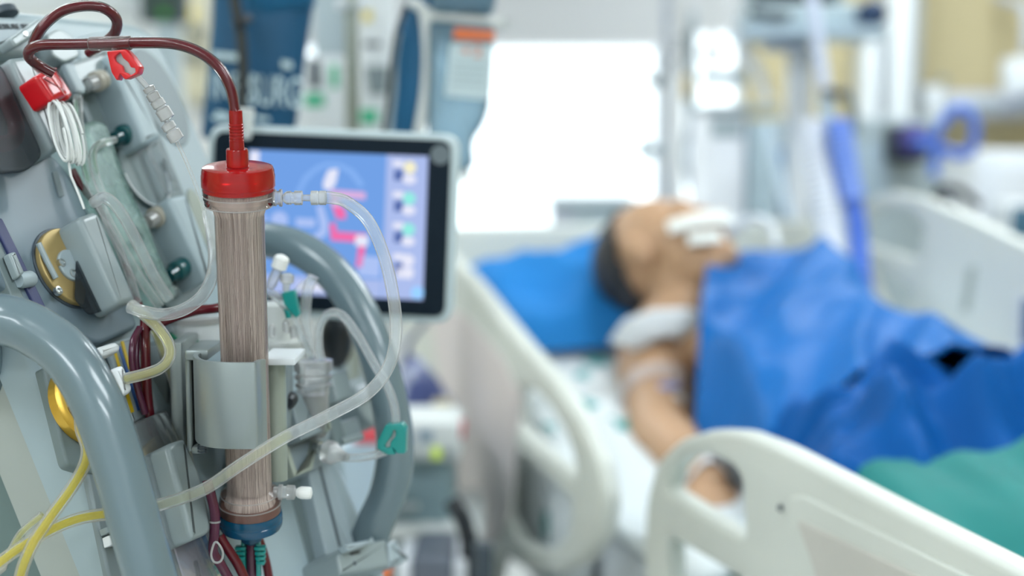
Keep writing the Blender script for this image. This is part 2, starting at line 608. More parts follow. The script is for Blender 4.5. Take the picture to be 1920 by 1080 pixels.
# top: inset panel, sensor plate with lettering, sensor arm and valve block
fplate('inset_panel', [(140, 70), (200, 58), (272, 62), (300, 100), (405, 330), (430, 430), (300, 560), (200, 300)], 0.0, 0.002, M_lgrey, r=0.012)
c = F.pix(302, 182, 0.003)
MB().plate(F, circle(c, 0.028, 40, 0.048), 0.001, 0.0035, 0.001).build('oval_recess', M_grey, mach)
fplate('sensor_plate', [(-70, 28), (76, 32), (96, 62), (60, 100), (-70, 110)], 0.0, 0.012, M_lgrey, r=0.006, bev=0.004)
tp = F.pix(-12, 54, 0.0125)
tq = F.pix(52, 54, 0.0125)
rot = math.atan2(tq[1] - tp[1], tq[0] - tp[0])
text_mesh('lettering', 'PRESSURE SENSOR', F, tp[0], tp[1], 0.0125, 0.0062, M_darkprint, mach, rot=rot, sx=1.1)
MB().lathe(FP(10, 30, 0.004), F.b, [(0, 0.011), (0.006, 0.010), (0.009, 0.005)], 20).build('dark_knob', M_dark, mach)
fplate('sensor_arm', [(18, 72), (74, 33), (96, 36), (92, 50), (30, 88)], 0.02, 0.034, M_cover, r=0.003)
MB().lathe(FP(47, 64, 0.034), F.n, [(0, 0.0022), (0.001, 0.0018)], 12).build('screw', M_steel, mach)
fplate('valve_block', [(86, 64), (110, 52), (138, 68), (152, 106), (122, 118), (98, 104)], 0.0, 0.022, M_cover, r=0.004)
fplate('valve_block', [(95, 98), (118, 112), (150, 176), (128, 190), (108, 130)], 0.0, 0.012, M_grey, r=0.003)

# upper left pump
c = F.pix(-8, 215, 0.012)
MB().plate(F, circle(c, 0.045), 0.0, 0.012, 0.002).build('pump_disc', M_grey, mach)
fplate('pump_panel', [(-70, 330), (20, 320), (98, 286), (136, 334), (262, 612), (186, 646), (84, 600), (-70, 470)], 0.0, 0.010, M_panel, r=0.008, bev=0.003)
fplate('lens_ring', [(-40, 190), (6, 196), (14, 232), (2, 262), (-40, 262)], 0.012, 0.020, M_cover, r=0.01, bev=0.003)
MB().tube(spline([FP(x, y, 0.022) for x, y in [(-30, 120), (-4, 150), (14, 196), (30, 236), (26, 262), (4, 270), (-30, 266)]], 6), 0.0062, 12).build('pump_segment', plastic('pink_red_segment', (0.38, 0.05, 0.07), 0.3, coat=0.3), mach)
fplate('pump_cover', [(17, 108), (60, 103), (128, 240), (134, 268), (100, 284)], 0.012, 0.036, M_cover, r=0.005, bev=0.004)
fplate('smoked_door', [(-60, 112), (4, 120), (82, 290), (52, 320), (-60, 328)], 0.030, 0.033, M_smoke, r=0.008, bev=0.001)
# lower left pump with gold rotor
c = F.pix(128, 503, 0.011)
MB().plate(F, circle(c, 0.0325, 48), 0.010, 0.0115, 0.0005).build('pump_well', M_dark, mach)
rotor_prof = [p for p in circle(c, 0.0305, 40, None, math.radians(62), math.radians(262))] + [(c[0] + 0.004, c[1] - 0.02), (c[0] + 0.012, c[1] + 0.0), (c[0] + 0.014, c[1] + 0.02)]
rotor = MB().plate(F, rotor_prof, 0.0115, 0.016, 0.001).build('pump_rotor', M_gold, mach)
hub = MB().plate(F, circle((c[0] - 0.003, c[1]), 0.0125, 32), 0.016, 0.0185, 0.001).build('hub', M_lgrey, rotor)
for q in [(136, 466), (106, 547), (112, 495), (133, 515)]:
    MB().lathe(FP(q[0], q[1], 0.016), F.n, [(0, 0.0035), (0.0030, 0.0033), (0.0032, 0.002), (0.002, 0.0015)], 14).build('screw', M_steel, rotor)
pp = F.pix(85, 490, 0.018)
MB().tube([F.w(pp[0], pp[1] + 0.014, 0.0185), F.w(pp[0] + 0.001, pp[1], 0.0185), F.w(pp[0] + 0.003, pp[1] - 0.014, 0.0185)], 0.0022, 10).build('roller', M_cover, rotor)
fplate('smoked_door', [(140, 424), (160, 440), (215, 575), (170, 590), (143, 560), (146, 480), (128, 440)], 0.019, 0.021, M_smoke, r=0.004, bev=0.0005)
fplate('pump_cover', [(146, 407), (183, 394), (257, 563), (224, 574)], 0.014, 0.038, M_cover, r=0.006, bev=0.004)
# slots, navy strip and clip on the left edge
for sl in [[(98, 322), (108, 320), (122, 366), (112, 370)], [(308, 294), (316, 293), (330, 334), (322, 337)]]:
    fplate('vent_slot', sl, 0.009, 0.0112, M_grey, r=0.002, bev=0.0005)
fplate('navy_strip', [(-14, 412), (4, 408), (88, 578), (74, 588)], 0.0, 0.0125, M_navy, r=0.002, bev=0.001)
fplate('edge_strip', [(-30, 430), (-14, 420), (60, 590), (36, 590)], 0.0, 0.011, M_recess, r=0.002, bev=0.001)
fplate('strip_clip', [(17, 474), (30, 470), (48, 512), (36, 520)], 0.0125, 0.019, M_cover, r=0.002)
MB().lathe(FP(34, 526, 0.014), F.a, [(0, 0.005), (0.003, 0.006), (0.012, 0.006), (0.014, 0.005)], 16).build('clip_roller', M_lgrey, mach)
# middle column recess and right covers
fplate('recess_panel', [(128, 122), (203, 92), (262, 160), (306, 262), (398, 490), (392, 560), (330, 585), (250, 520), (150, 240)], 0.0, 0.006, M_recess, r=0.006)
fplate('recess_ledge', [(150, 190), (160, 185), (178, 232), (300, 540), (292, 545)], 0.006, 0.010, M_grey, r=0.001, bev=0.0005)
fplate('head_block', [(122, 120), (200, 92), (208, 150), (160, 172)], 0.006, 0.024, M_cover, r=0.005, bev=0.003)
fplate('bracket_tab', [(121, 118), (140, 116), (148, 140), (163, 165), (160, 175), (146, 172)], 0.024, 0.030, M_lgrey, r=0.003)
fplate('column_cover', [(203, 95), (252, 136), (304, 258), (272, 270)], 0.006, 0.034, M_shell, r=0.005, bev=0.004)
fplate('column_cover', [(314, 370), (350, 362), (406, 500), (390, 530)], 0.006, 0.034, M_shell, r=0.005, bev=0.004)
c = F.pix(272, 325, 0.011)
MB().plate(F, circle(c, 0.026, 40, 0.030), 0.006, 0.0105, 0.002).build('round_recess', M_recess, mach)
MB().tube([F.w(c[0] + 0.026 * math.cos(a), c[1] + 0.030 * math.sin(a), 0.0115) for a in [math.pi * (1.0 + 1.0 * k / 20) for k in range(21)]], 0.0008, 6).build('recess_rim', M_white, mach)
for r_ in ([(272, 272), (282, 270), (320, 362), (312, 366)], [(292, 268), (301, 266), (338, 352), (330, 357)]):
    fplate('clear_rail', r_, 0.008, 0.022, M_acryl, r=0.001, bev=0.001)
c = F.pix(385, 420, 0.004)
MB().plate(F, circle(c, 0.012, 30, 0.034), 0.001, 0.004, 0.001).build('oval_recess', M_olive, mach)
# lower left pump plate with gold ring
fplate('pump_plate', [(80, 690), (88, 686), (200, 700), (228, 860), (180, 888), (126, 872)], 0.0, 0.008, M_recess, r=0.004)
cg = F.pix(160, 756, 0.012)
prof = []
ring = MB()
ro, ri = 0.030, 0.022
vs = []; fs = []
NS = 48
for k in range(NS):
    a = 2 * math.pi * k / NS
    for (r_, w_) in ((ro, 0.008), (ro, 0.015), (ro - 0.003, 0.017), (ri + 0.002, 0.017), (ri, 0.015), (ri, 0.008)):
        vs.append(F.w(cg[0] + r_ * math.cos(a), cg[1] + r_ * math.sin(a), w_))
for k in range(NS):
    l = (k + 1) % NS
    for j in range(6):
        fs.append((k * 6 + j, l * 6 + j, l * 6 + (j + 1) % 6, k * 6 + (j + 1) % 6))
gr = ring.add(vs, fs).build('gold_ring', M_gold2, mach)
MB().plate(F, circle(cg, 0.0215, 36), 0.008, 0.011, 0.0005).build('rotor_plate', M_gold, gr)
for k in range(6):
    a = math.radians(60 * k + 15)
    MB().lathe(F.w(cg[0] + 0.0155 * math.cos(a), cg[1] + 0.0155 * math.sin(a), 0.011), F.n, [(0, 0.005), (0.005, 0.005), (0.006, 0.004)], 14).build('rotor_roller', M_gold2 if k % 2 else M_lgrey, gr)
fplate('edge_panel', [(160, 872), (192, 868), (240, 1010), (262, 1090), (206, 1090)], 0.0, 0.005, M_grey, r=0.003)
fplate('edge_seam', [(186, 900), (190, 899), (226, 1010), (246, 1090), (240, 1090)], 0.004, 0.0056, M_navy, r=0.0, bev=0)
fplate('latch', [(199, 988), (217, 984), (222, 995), (203, 1000)], 0.005, 0.012, M_cover, r=0.001)
fplate('white_button', [(205, 1003), (223, 999), (228, 1018), (209, 1022)], 0.005, 0.012, M_white, r=0.001)
# lower middle: pump behind a clear door, with label
fplate('lower_panel', [(238, 790), (312, 768), (350, 850), (410, 1000), (440, 1100), (300, 1100)], 0.0, 0.006, M_panel, r=0.004)
c = F.pix(300, 880, 0.007)
MB().plate(F, circle(c, 0.035, 40), 0.006, 0.009, 0.001).build('pump_disc', M_recess, mach)
fplate('rotor_wedge', [(268, 842), (300, 812), (338, 900), (310, 920)], 0.009, 0.014, M_gold, r=0.003)
fplate('plum_label', [(308, 945), (342, 930), (372, 1000), (330, 1010)], 0.010, 0.0112, M_plum, r=0.001, bev=0.0003)
fplate('lavender_label', [(322, 1008), (372, 996), (412, 1100), (350, 1100)], 0.010, 0.0112, M_lav, r=0.002, bev=0.0003)
lp = F.pix(316, 984, 0.0115)
text_mesh('lettering', '0', F, lp[0], lp[1], 0.0116, 0.009, M_white, mach)
fplate('dash_mark', [(330, 975), (346, 968), (347, 971), (331, 978)], 0.0112, 0.0118, plastic('orange_print', (0.5, 0.22, 0.1), 0.5), r=0.0, bev=0)
fplate('slot_mark', [(364, 1052), (370, 1050), (380, 1090), (372, 1090)], 0.0108, 0.0122, M_dark, r=0.001, bev=0.0002)
fplate('clear_door', [(252, 792), (312, 768), (350, 850), (352, 905), (432, 1100), (330, 1100)], 0.022, 0.025, M_acryl, r=0.003, bev=0.001)
fplate('pump_cover', [(313, 838), (320, 830), (348, 820), (374, 880), (392, 945), (398, 992), (392, 1000), (363, 1012), (356, 1000)], 0.018, 0.042, M_cover, r=0.004, bev=0.004)
# striped line guide and white brackets
fplate('guide_plate', [(200, 645), (258, 628), (300, 770), (250, 792)], 0.008, 0.012, M_lgrey, r=0.002)
for k, (q, m_) in enumerate([([(212, 652), (216, 651), (252, 772), (246, 774)], M_yellowprint), ([(222, 650), (226, 649), (264, 768), (259, 770)], M_blueprint),
                            ([(227, 640), (232, 639), (246, 690), (241, 692)], M_yellowprint)]):
    fplate('guide_stripe', q, 0.012, 0.0126, m_, r=0, bev=0)
fplate('line_bracket', [(185, 650), (218, 640), (228, 648), (226, 658), (192, 668)], 0.012, 0.034, M_white, r=0.003, bev=0.003)
fplate('line_bracket', [(213, 690), (232, 683), (250, 728), (246, 736), (232, 741)], 0.012, 0.040, M_white, r=0.003, bev=0.003)
# lower middle face and right strips
fplate('lower_face', [(440, 880), (530, 870), (600, 1100), (430, 1100), (405, 990)], 0.0, 0.003, M_shell, r=0.003)
fplate('dark_groove', [(536, 890), (577, 880), (622, 1100), (592, 1100)], 0.0, 0.004, M_recess, r=0.001, bev=0.0003)
fplate('side_strip', [(575, 866), (612, 852), (660, 1000), (690, 1100), (624, 1100)], 0.0, 0.016, M_lgrey, r=0.002)
fplate('seam', [(596, 868), (600, 867), (640, 1024), (636, 1026)], 0.016, 0.0164, M_dark, r=0, bev=0)
# grip handles
hl = spline([F.w(-0.146, 0.015, -0.055), pt(-58, 618, 0.972), pt(-44, 600, 0.95), pt(0, 598, 0.93), pt(60, 618, 0.925), pt(128, 668, 0.915), pt(180, 752, 0.905), pt(222, 870, 0.898), pt(250, 970, 0.893), pt(284, 1090, 0.889), pt(305, 1170, 0.895), pt(318, 1225, 0.925)], 8)
MB().tube(hl, 0.0172, 24).build('grip_handle', M_tubeh, mach)
hr = spline([pt(430, 446, 1.31), pt(495, 449, 1.285), pt(560, 466, 1.262), pt(622, 510, 1.242), pt(672, 580, 1.225), pt(708, 670, 1.21), pt(733, 770, 1.20), pt(741, 850, 1.192), pt(728, 925, 1.186), pt(702, 985, 1.182), pt(672, 1060, 1.18)], 8)
MB().tube(hr, 0.0165, 24).build('grip_handle', M_tubeh, mach)

# filter holder: arm, hinge, sprung band and post (upright, unlike the tilted face)
HX = Plane(pt(345, 740, 1.02), (1, 0, 0), (0, 0, 1))


def upbox(name, x0, x1, y0, y1, Y, depth, mat, bev=0.002, parent=mach):
    p0 = pt(x0, y0, Y); p1 = pt(x1, y1, Y)
    return MB().abox(p0.x, p1.x, Y, Y + depth, p1.z, p0.z).build(name, mat, parent, bevel=bev)


upbox('holder_arm', 316, 346, 642, 852, 1.035, 0.07, M_alu)
upbox('holder_arm', 262, 318, 648, 850, 1.075, 0.05, M_grey)
upbox('hinge_cap', 345, 391, 656, 676, 1.00, 0.05, M_alu)
upbox('hinge_bar', 346, 360, 674, 848, 1.005, 0.04, M_alu)
upbox('hinge_gap', 360, 374, 676, 846, 1.012, 0.02, M_black, 0.0005)
upbox('hinge_foot', 358, 378, 838, 852, 1.000, 0.03, M_alu)
zt_, zb_ = pt(430, 680, 0.957).z, pt(430, 842, 0.957).z
band = MB()
sec = spline([pt(372, 700, 1.004), pt(363, 700, 0.992), pt(367, 700, 0.976), pt(382, 700, 0.964), pt(410, 700, 0.958), pt(445, 700, 0.956), pt(476, 700, 0.957), pt(483, 700, 0.960), pt(490, 700, 0.968), pt(499, 700, 0.972)], 5)
n = len(sec)
vs = []; fs = []
for i, p in enumerate(sec):
    t = sec[min(i + 1, n - 1)] - sec[max(i - 1, 0)]
    nn = Vector((t.y, -t.x, 0)).normalized()
    for off in (0, -0.0035):
        q = p + nn * off
        for z in (zb_, zt_):
            vs.append(Vector((q.x, q.y, z)))
for i in range(n - 1):
    a, b = i * 4, (i + 1) * 4
    fs += [(a, b, b + 1, a + 1), (a + 2, a + 3, b + 3, b + 2), (a + 1, b + 1, b + 3, a + 3), (a, a + 2, b + 2, b)]
fs += [(0, 1, 3, 2), ((n - 1) * 4, (n - 1) * 4 + 2, (n - 1) * 4 + 3, (n - 1) * 4 + 1)]
hb = band.add(vs, fs).build('holder_band', M_alu, mach, bevel=0.0006)
sp = []
for k in range(60):
    a = k * 0.9
    p = pt(375, 690, 1.0)
    sp.append(Vector((p.x + 0.003 * math.cos(a), p.y + 0.003 * math.sin(a), p.z - 0.0003 * k)))
MB().tube(sp, 0.0006, 5).build('hinge_spring', M_dark, hb)
sp2 = [q - Vector((0, 0, 0.045)) for q in sp]
MB().tube(sp2, 0.0006, 5).build('hinge_spring', M_dark, hb)
p = pt(519, 850, 1.03)
MB().lathe((p.x, p.y, p.z - 0.02), (0, 0, 1), [(0, 0.0078), (pt(519, 676, 1.03).z - p.z + 0.02, 0.0078)], 24).build('holder_post', M_olive, mach)
p = pt(528, 672, 1.03)
MB().abox(p.x - 0.012, p.x + 0.013, 1.01, 1.06, p.z - 0.002, p.z + 0.003).build('post_cap', M_white, mach, bevel=0.001)
upbox('holder_bridge', 395, 535, 690, 840, 1.06, 0.045, M_grey)
p = pt(545, 748, 1.09)
MB().lathe((p.x, p.y, p.z), (0, -1, 0), [(0, 0.006), (0.012, 0.006), (0.015, 0.004)], 18).build('black_knob', M_black, mach)

# drip chamber holder at the right edge
fplate('chamber_mount', [(505, 842), (540, 735), (600, 722), (622, 812), (600, 880), (560, 890), (512, 905)], 0.0, 0.05, M_grey, r=0.004)
fplate('chamber_block', [(543, 740), (594, 727), (616, 806), (565, 826)], 0.05, 0.066, M_grey, r=0.003)
fplate('chamber_edge', [(594, 726), (602, 724), (624, 802), (616, 810)], 0.05, 0.070, M_olive, r=0.002)
fplate('chamber_edge', [(534, 838), (541, 836), (557, 884), (580, 874), (592, 826), (598, 826), (586, 880), (552, 894)], 0.05, 0.056, M_olive, r=0.001, bev=0.0005)
fplate('chamber_block', [(621, 700), (652, 692), (664, 742), (632, 752)], 0.03, 0.06, M_cover, r=0.002)
fplate('chamber_block', [(600, 715), (622, 708), (650, 830), (628, 838)], 0.02, 0.05, M_recess, r=0.002)
fplate('chamber_block', [(638, 790), (672, 780), (680, 818), (646, 828)], 0.02, 0.05, M_cover, r=0.002)
c = F.pix(692, 752, 0.02)
MB().plate(F, circle(c, 0.020, 30, 0.024), -0.01, 0.02, 0.003).build('knob_plate', M_cover, mach)
MB().lathe(FP(679, 738, 0.02), F.n, [(0, 0.008), (0.006, 0.0078), (0.010, 0.005), (0.011, 0.001)], 20).build('white_knob', M_white, mach)
MB().tube([FP(640, 828, 0.05), FP(678, 818, 0.055)], 0.003, 10).build('lever_pin', M_cover, mach)
# tube bracket at the bottom right
fplate('tube_bracket', [(632, 1040), (650, 1022), (726, 1010), (732, 1062), (640, 1078)], 0.0, 0.040, M_cover, r=0.003, bev=0.003)
fplate('bracket_slot', [(657, 1036), (675, 1032), (676, 1037), (658, 1041)], 0.040, 0.0406, M_black, r=0.001, bev=0.0002)
fplate('bracket_jaw', [(646, 1022), (668, 1016), (702, 1010), (690, 1022), (655, 1034)], 0.040, 0.048, M_lgrey, r=0.002)
fplate('bracket_clip', [(727, 1018), (744, 1010), (756, 1040), (768, 1046), (758, 1056), (732, 1062)], 0.004, 0.036, M_lgrey, r=0.002, bev=0.003)
MB().lathe(FP(665, 1056, 0.040), F.n, [(0, 0.0018), (0.0008, 0.0012)], 10).build('screw', M_dark, mach)

# ================================================================== blood filter, lines and clamps
M_red = clear('red_cap_plastic', (0.85, 0.03, 0.03), 0.55, (0.80, 0.010, 0.015), rough=0.12, ior=1.5)
M_redsolid = plastic('red_clamp_plastic', (0.60, 0.008, 0.015), 0.28, coat=0.3)
M_bluecap = clear('blue_cap_plastic', (0.04, 0.36, 0.66), 0.50, (0.005, 0.24, 0.50), rough=0.12, ior=1.5)
M_tealp = plastic('teal_plastic', (0.0, 0.26, 0.24), 0.3, coat=0.3)
M_tealc = clear('teal_clear', (0.05, 0.45, 0.50), 0.5, (0.0, 0.15, 0.18), rough=0.1)
M_hous = clear('filter_housing', (0.99, 0.98, 0.98), 0.04, (0.9, 0.9, 0.9), rough=0.05, ior=1.22)
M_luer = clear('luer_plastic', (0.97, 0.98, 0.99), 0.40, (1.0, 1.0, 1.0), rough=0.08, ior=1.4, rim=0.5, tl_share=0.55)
M_luerw = clear('milky_luer', (0.97, 0.98, 0.98), 0.60, (0.95, 0.96, 0.96), rough=0.15, ior=1.5)
M_blood = plastic('blood_line', (0.10, 0.005, 0.012), 0.2, coat=0.1, var=0.15, scale=60)
M_bloodp = plastic('purple_blood_line', (0.085, 0.012, 0.04), 0.22, coat=0.15, var=0.15, scale=60)
M_sleeve = clear('clear_sleeve', (0.99, 0.97, 0.97), 0.03, (1.0, 0.9, 0.9), rough=0.05, ior=1.2, rim=0.8)
M_tubing = clear('clear_tubing', (0.98, 0.99, 0.99), 0.16, (1.0, 1.0, 1.0), rough=0.10, ior=1.14, rim=0.75, tl_share=0.55)
M_lumen = clear('grey_lumen', (0.93, 0.95, 0.96), 0.16, (0.85, 0.88, 0.90), rough=0.2, ior=1.1, tl_share=0.55)
M_lumy = clear('yellow_lumen', (0.98, 0.90, 0.30), 0.55, (0.92, 0.78, 0.05), rough=0.2, ior=1.1)
M_lumpy = clear('pale_yellow_lumen', (0.96, 0.94, 0.66), 0.35, (0.88, 0.84, 0.45), rough=0.2, ior=1.1)
M_pot = plastic('potting_brown', (0.20, 0.085, 0.06), 0.35, var=0.25, scale=250)


def fibre_mat(name, dark, light):
    m = bpy.data.materials.new(name)
    nt, out = nodes_of(m)
    p = nt.nodes.new('ShaderNodeBsdfPrincipled'); p.inputs['Roughness'].default_value = 0.55
    tc = nt.nodes.new('ShaderNodeTexCoord')
    mp = nt.nodes.new('ShaderNodeMapping'); mp.inputs['Scale'].default_value = (60, 60, 2.0)
    nz = nt.nodes.new('ShaderNodeTexNoise'); nz.inputs['Scale'].default_value = 1.0; nz.inputs['Detail'].default_value = 2
    cr = nt.nodes.new('ShaderNodeValToRGB')
    cr.color_ramp.elements[0].position = 0.36; cr.color_ramp.elements[0].color = (*dark, 1)
    cr.color_ramp.elements[1].position = 0.62; cr.color_ramp.elements[1].color = (*light, 1)
    nt.links.new(tc.outputs['Object'], mp.inputs['Vector']); nt.links.new(mp.outputs[0], nz.inputs['Vector'])
    nt.links.new(nz.outputs['Fac'], cr.inputs[0]); nt.links.new(cr.outputs[0], p.inputs['Base Color'])
    nt.links.new(p.outputs[0], out.inputs['Surface'])
    return m


M_fib = fibre_mat('hollow_fibres', (0.34, 0.25, 0.22), (0.78, 0.67, 0.61))
_nt = M_fib.node_tree
_gi = _nt.nodes.new('ShaderNodeNewGeometry')
_cr = [n_ for n_ in _nt.nodes if n_.type == 'VALTORGB'][0]
_cr.color_ramp.elements[0].position = 0.0; _cr.color_ramp.elements[1].position = 1.0
_nt.links.new(_gi.outputs['Random Per Island'], _cr.inputs[0])
M_fibcore = fibre_mat('fibre_core', (0.24, 0.17, 0.15), (0.58, 0.46, 0.41))

DT, DB = pt(445.5, 310, 0.972), pt(470.5, 990, 1.020)
AX = (DB - DT).normalized()


def dial(py, r_px=None):
    """point of the filter's axis at photograph row py"""
    lo, hi = -0.5, 1.5
    for _ in range(40):
        mid = (lo + hi) / 2
        q = DT + (DB - DT) * mid
        d = q - CAMLOC
        yy = 540 - FPX * d.dot(UP) / d.dot(FW)
        if yy < py: lo = mid
        else: hi = mid
    return DT + (DB - DT) * lo


def prof(rows):
    """[(row, radius px)] -> lathe profile along the filter axis from DT"""
    out = []
    for y, r in rows:
        q = dial(y)
        out.append(((q - DT).dot(AX), r * q.y / FPX))
    return out


def turned(name, rows, mat, parent, seg=48, caps=True):
    return MB().lathe(DT, AX, prof(rows), seg, caps).build(name, mat, parent, angle=28)


hf = thing('blood_filter', 'upright clear blood filter column with red top and blue bottom cap', 'filter', (DB.x, DB.y, DB.z - 0.03))
turned('filter_housing', [(360, 65), (382, 64), (387, 60), (390, 49), (396, 46.8), (650, 45), (905, 43), (916, 44), (922, 55), (934, 58), (962, 59)], M_hous, hf, caps=False)
turned('header_ring', [(356, 66.5), (364, 66.5), (364, 64), (368, 64), (368, 66), (372, 66), (372, 63.5)], M_hous, hf, caps=False)
core = turned('fibre_core', [(358, 57), (378, 56), (392, 46), (402, 44), (650, 42.5), (905, 40.0), (925, 40), (946, 47), (960, 50)], M_fibcore, hf)
# the fibres themselves: far too many to count
fb = MB()
rnd = random.Random(4)
up_ = AX.cross(Vector((1, 0, 0))).normalized(); sd_ = AX.cross(up_).normalized()
rowsf = [360, 378, 392, 404] + list(range(430, 900, 26)) + [908, 926, 944, 958]
radf = []
for y in rowsf:
    if y < 404: r = 57 - (y - 360) / 44 * 12.3
    elif y <= 905: r = 44.5 - (y - 404) / 501 * 3.4
    else: r = 41.1 + max(0, y - 925) / 33 * 11
    radf.append(r)
NF = 330
axis_pts = [dial(y) for y in rowsf]
for k in range(NF):
    a0 = 2 * math.pi * k / NF + rnd.uniform(-0.02, 0.02)
    ph, ph2 = rnd.uniform(0, 6.3), rnd.uniform(0, 6.3)
    am = rnd.uniform(0.005, 0.04); depth = rnd.uniform(-0.8, 0.7)
    pts_ = []
    for i, y in enumerate(rowsf):
        a = a0 + am * math.sin(y / rnd.uniform(52, 70) * 1.0 + ph) * min(1, (y - 340) / 120, max(0.15, (970 - y) / 120)) + 0.03 * math.sin(y / 140 + ph2)
        r = (radf[i] + depth) * axis_pts[i].y / FPX
        pts_.append(axis_pts[i] + (up_ * math.cos(a) + sd_ * math.sin(a)) * r)
    fb.tube(pts_, 0.00030 + rnd.uniform(0, 0.00014), 4, caps=False)
fb.build('hollow_fibres', M_fib, hf, kind='stuff')
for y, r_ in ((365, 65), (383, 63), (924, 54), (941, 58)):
    turned('header_highlight', [(y, r_), (y + 0.5, r_ + 1.6), (y + 2, r_ + 1.6), (y + 2.5, r_)], M_luer, hf, caps=False)  # pale rings that imitate highlight lines on the clear headers
cap = turned('red_cap', [(313, 30), (311, 58), (313, 65), (320, 67.5), (326, 67.5), (328, 68.5), (348, 68.5), (350, 67), (356, 67), (358, 64)], M_red, hf)
turned('collar', [(279, 19), (282, 20.5), (311, 21)], M_red, cap)
turned('nozzle', [(207, 12), (209, 12.5), (245, 13), (279, 14)], M_red, cap)
for k in range(6):
    turned('grip_rib', [(231 + k * 6, 12.5), (232.5 + k * 6, 14), (234.5 + k * 6, 14), (236 + k * 6, 12.5)], M_red, cap, 24)
turned('inlet_bore', [(215, 7), (300, 8)], M_blood, cap, 20)
turned('potting_ring', [(943, 55.5), (948, 57.5), (962, 58)], M_pot, hf)
bcap = turned('blue_cap', [(958, 59.5), (962, 61), (968, 61), (969, 60), (973, 60), (974, 61), (982, 60.5), (988, 57), (991, 50), (992, 20)], M_bluecap, hf)
turned('collar', [(991, 20), (1012, 20), (1016, 16)], M_bluecap, bcap)
turned('outlet_tube', [(1010, 11.5), (1100, 12)], M_bloodp, bcap)
for s in (-1, 1):
    for k in range(4):
        q = dial(1024 + k * 9)
        MB().box(q + Vector((s * 0.0072, -0.004, 0)), (0.0040 - 0.0003 * k, 0, 0), (0, 0.0035, 0), (0, 0, 0.0013)).build('grip_fin', M_tealp, bcap, bevel=0.0004)
    q = dial(1040)
    MB().box(q + Vector((s * 0.0055, -0.003, -0.002)), (0.0014, 0, 0), (0, 0.003, 0), (0, 0, 0.014)).build('grip_web', M_tealp, bcap, bevel=0.0004)


def port(name, y, segs, tilt=0.0, parent=hf, ay=0.0):
    """luer fittings sticking out to the right of the axis; segs of (x0, x1, radius px, material, part name)"""
    q = dial(y)
    axis = Vector((math.cos(tilt), ay, math.sin(tilt))).normalized()
    first = None
    for (x0, x1, rows, mat, nm) in segs:
        pr = [((x - (960 + q.x / q.y * FPX)) * q.y / FPX, r * q.y / FPX) for x, r in rows]
        o = MB().lathe(q, axis, pr, 24).build(nm, mat, parent if first is None else first, angle=28)
        if first is None: first = o
    return first


pa = port('side_port', 371, [(505, 530, [(500, 9), (512, 10), (513, 15), (518, 16), (519, 13), (524, 13), (525, 16.5), (529, 16.5), (530, 9)], M_luer, 'side_port')])
lines = []


def px_line(pts3, per=8):
    return spline([pt(*p) for p in pts3], per)


def tube_thing(name, label, cat, path, r, mat, lumen=None, rl=0.6, group=None, seg=14):
    path = list(path)
    if lumen:
        base = min(path, key=lambda v: v.z)
        t_ = thing(name, label, cat, base, group)
        MB().tube(path, r, seg).build('tube_wall', mat, t_)
        MB().tube(path, r * rl, 10).build('lumen', lumen, t_)
        return t_
    o = MB().tube(path, r, seg).build(name, mat)
    return tag(o, label, cat, group)


# --- effluent line from the upper side port, sweeping across the front
q0 = dial(371)
qx = lambda px: Vector((q0.x + (px - (960 + q0.x / q0.y * FPX)) * q0.y / FPX, q0.y, q0.z))
eff = thing('effluent_line', 'clear tube arching from the filter top port across the machine front', 'tube', pt(430, 890, 0.935))
K = q0.y / FPX
for nm, rows, mt in [('luer_lock', [(530, 5), (534, 10), (538, 12.5), (546, 13), (547, 11), (552, 11), (553, 13.5), (567, 13.5), (568, 7)], M_luer),
                     ('luer_neck', [(566, 6), (586, 6.5)], M_luer), ('tube_socket', [(583, 8), (584, 13.5), (596, 13.5), (597, 12.5), (599, 12.5), (600, 13.5), (611, 13.5), (612, 12)], M_luerw)]:
    MB().lathe(q0, (1, 0, 0), [((x - (960 + q0.x / q0.y * FPX)) * K, r * K) for x, r in rows], 24).build(nm, mt, eff, angle=28)
epath = spline([qx(608), qx(622), pt(650, 379, 0.968), pt(690, 414, 0.962), pt(720, 480, 0.955), pt(738, 560, 0.948), pt(742, 630, 0.942), pt(728, 688, 0.938), pt(688, 738, 0.935), pt(610, 782, 0.934), pt(530, 822, 0.934), pt(450, 872, 0.934), pt(385, 916, 0.932), pt(312, 943, 0.930), pt(262, 953, 0.932), pt(212, 962, 0.932), pt(150, 972, 0.925), pt(92, 995, 0.918), pt(30, 1032, 0.91), pt(-40, 1085, 0.90)], 10)
MB().tube(epath, 0.0043, 16).build('tube_wall', M_tubing, eff)
k1 = int(len(epath) * 0.735)
k0 = int(len(epath) * 0.52)
MB().tube(epath[:k0], 0.0026, 10, False).build('lumen', M_lumen, eff)
MB().tube(epath[k0 - 1:k1], 0.0026, 10, False).build('lumen', clear('faint_yellow_lumen', (0.95, 0.95, 0.86), 0.18, (0.88, 0.88, 0.68), rough=0.2, ior=1.1, tl_share=0.55), eff)
MB().tube(epath[k1 - 1:], 0.0026, 10, False).build('lumen', M_lumy, eff)

# --- lower port with a white cap
pb = port('side_port', 921, [(505, 545, [(503, 10), (512, 11), (513, 15), (520, 15), (521, 12), (528, 12), (529, 14.5), (543, 14), (546, 8)], M_luer, 'side_port')], tilt=-0.03)
q1 = dial(921)
K1 = q1.y / FPX
MB().lathe(q1, (1, 0, -0.03), [((x - (960 + q1.x / q1.y * FPX)) * K1, r * K1) for x, r in [(545, 5), (550, 10), (556, 12.5), (570, 12.5), (575, 11), (577, 4)]], 12).build('white_cap', plastic('cap_white', (0.85, 0.86, 0.85), 0.4), hf, angle=28)

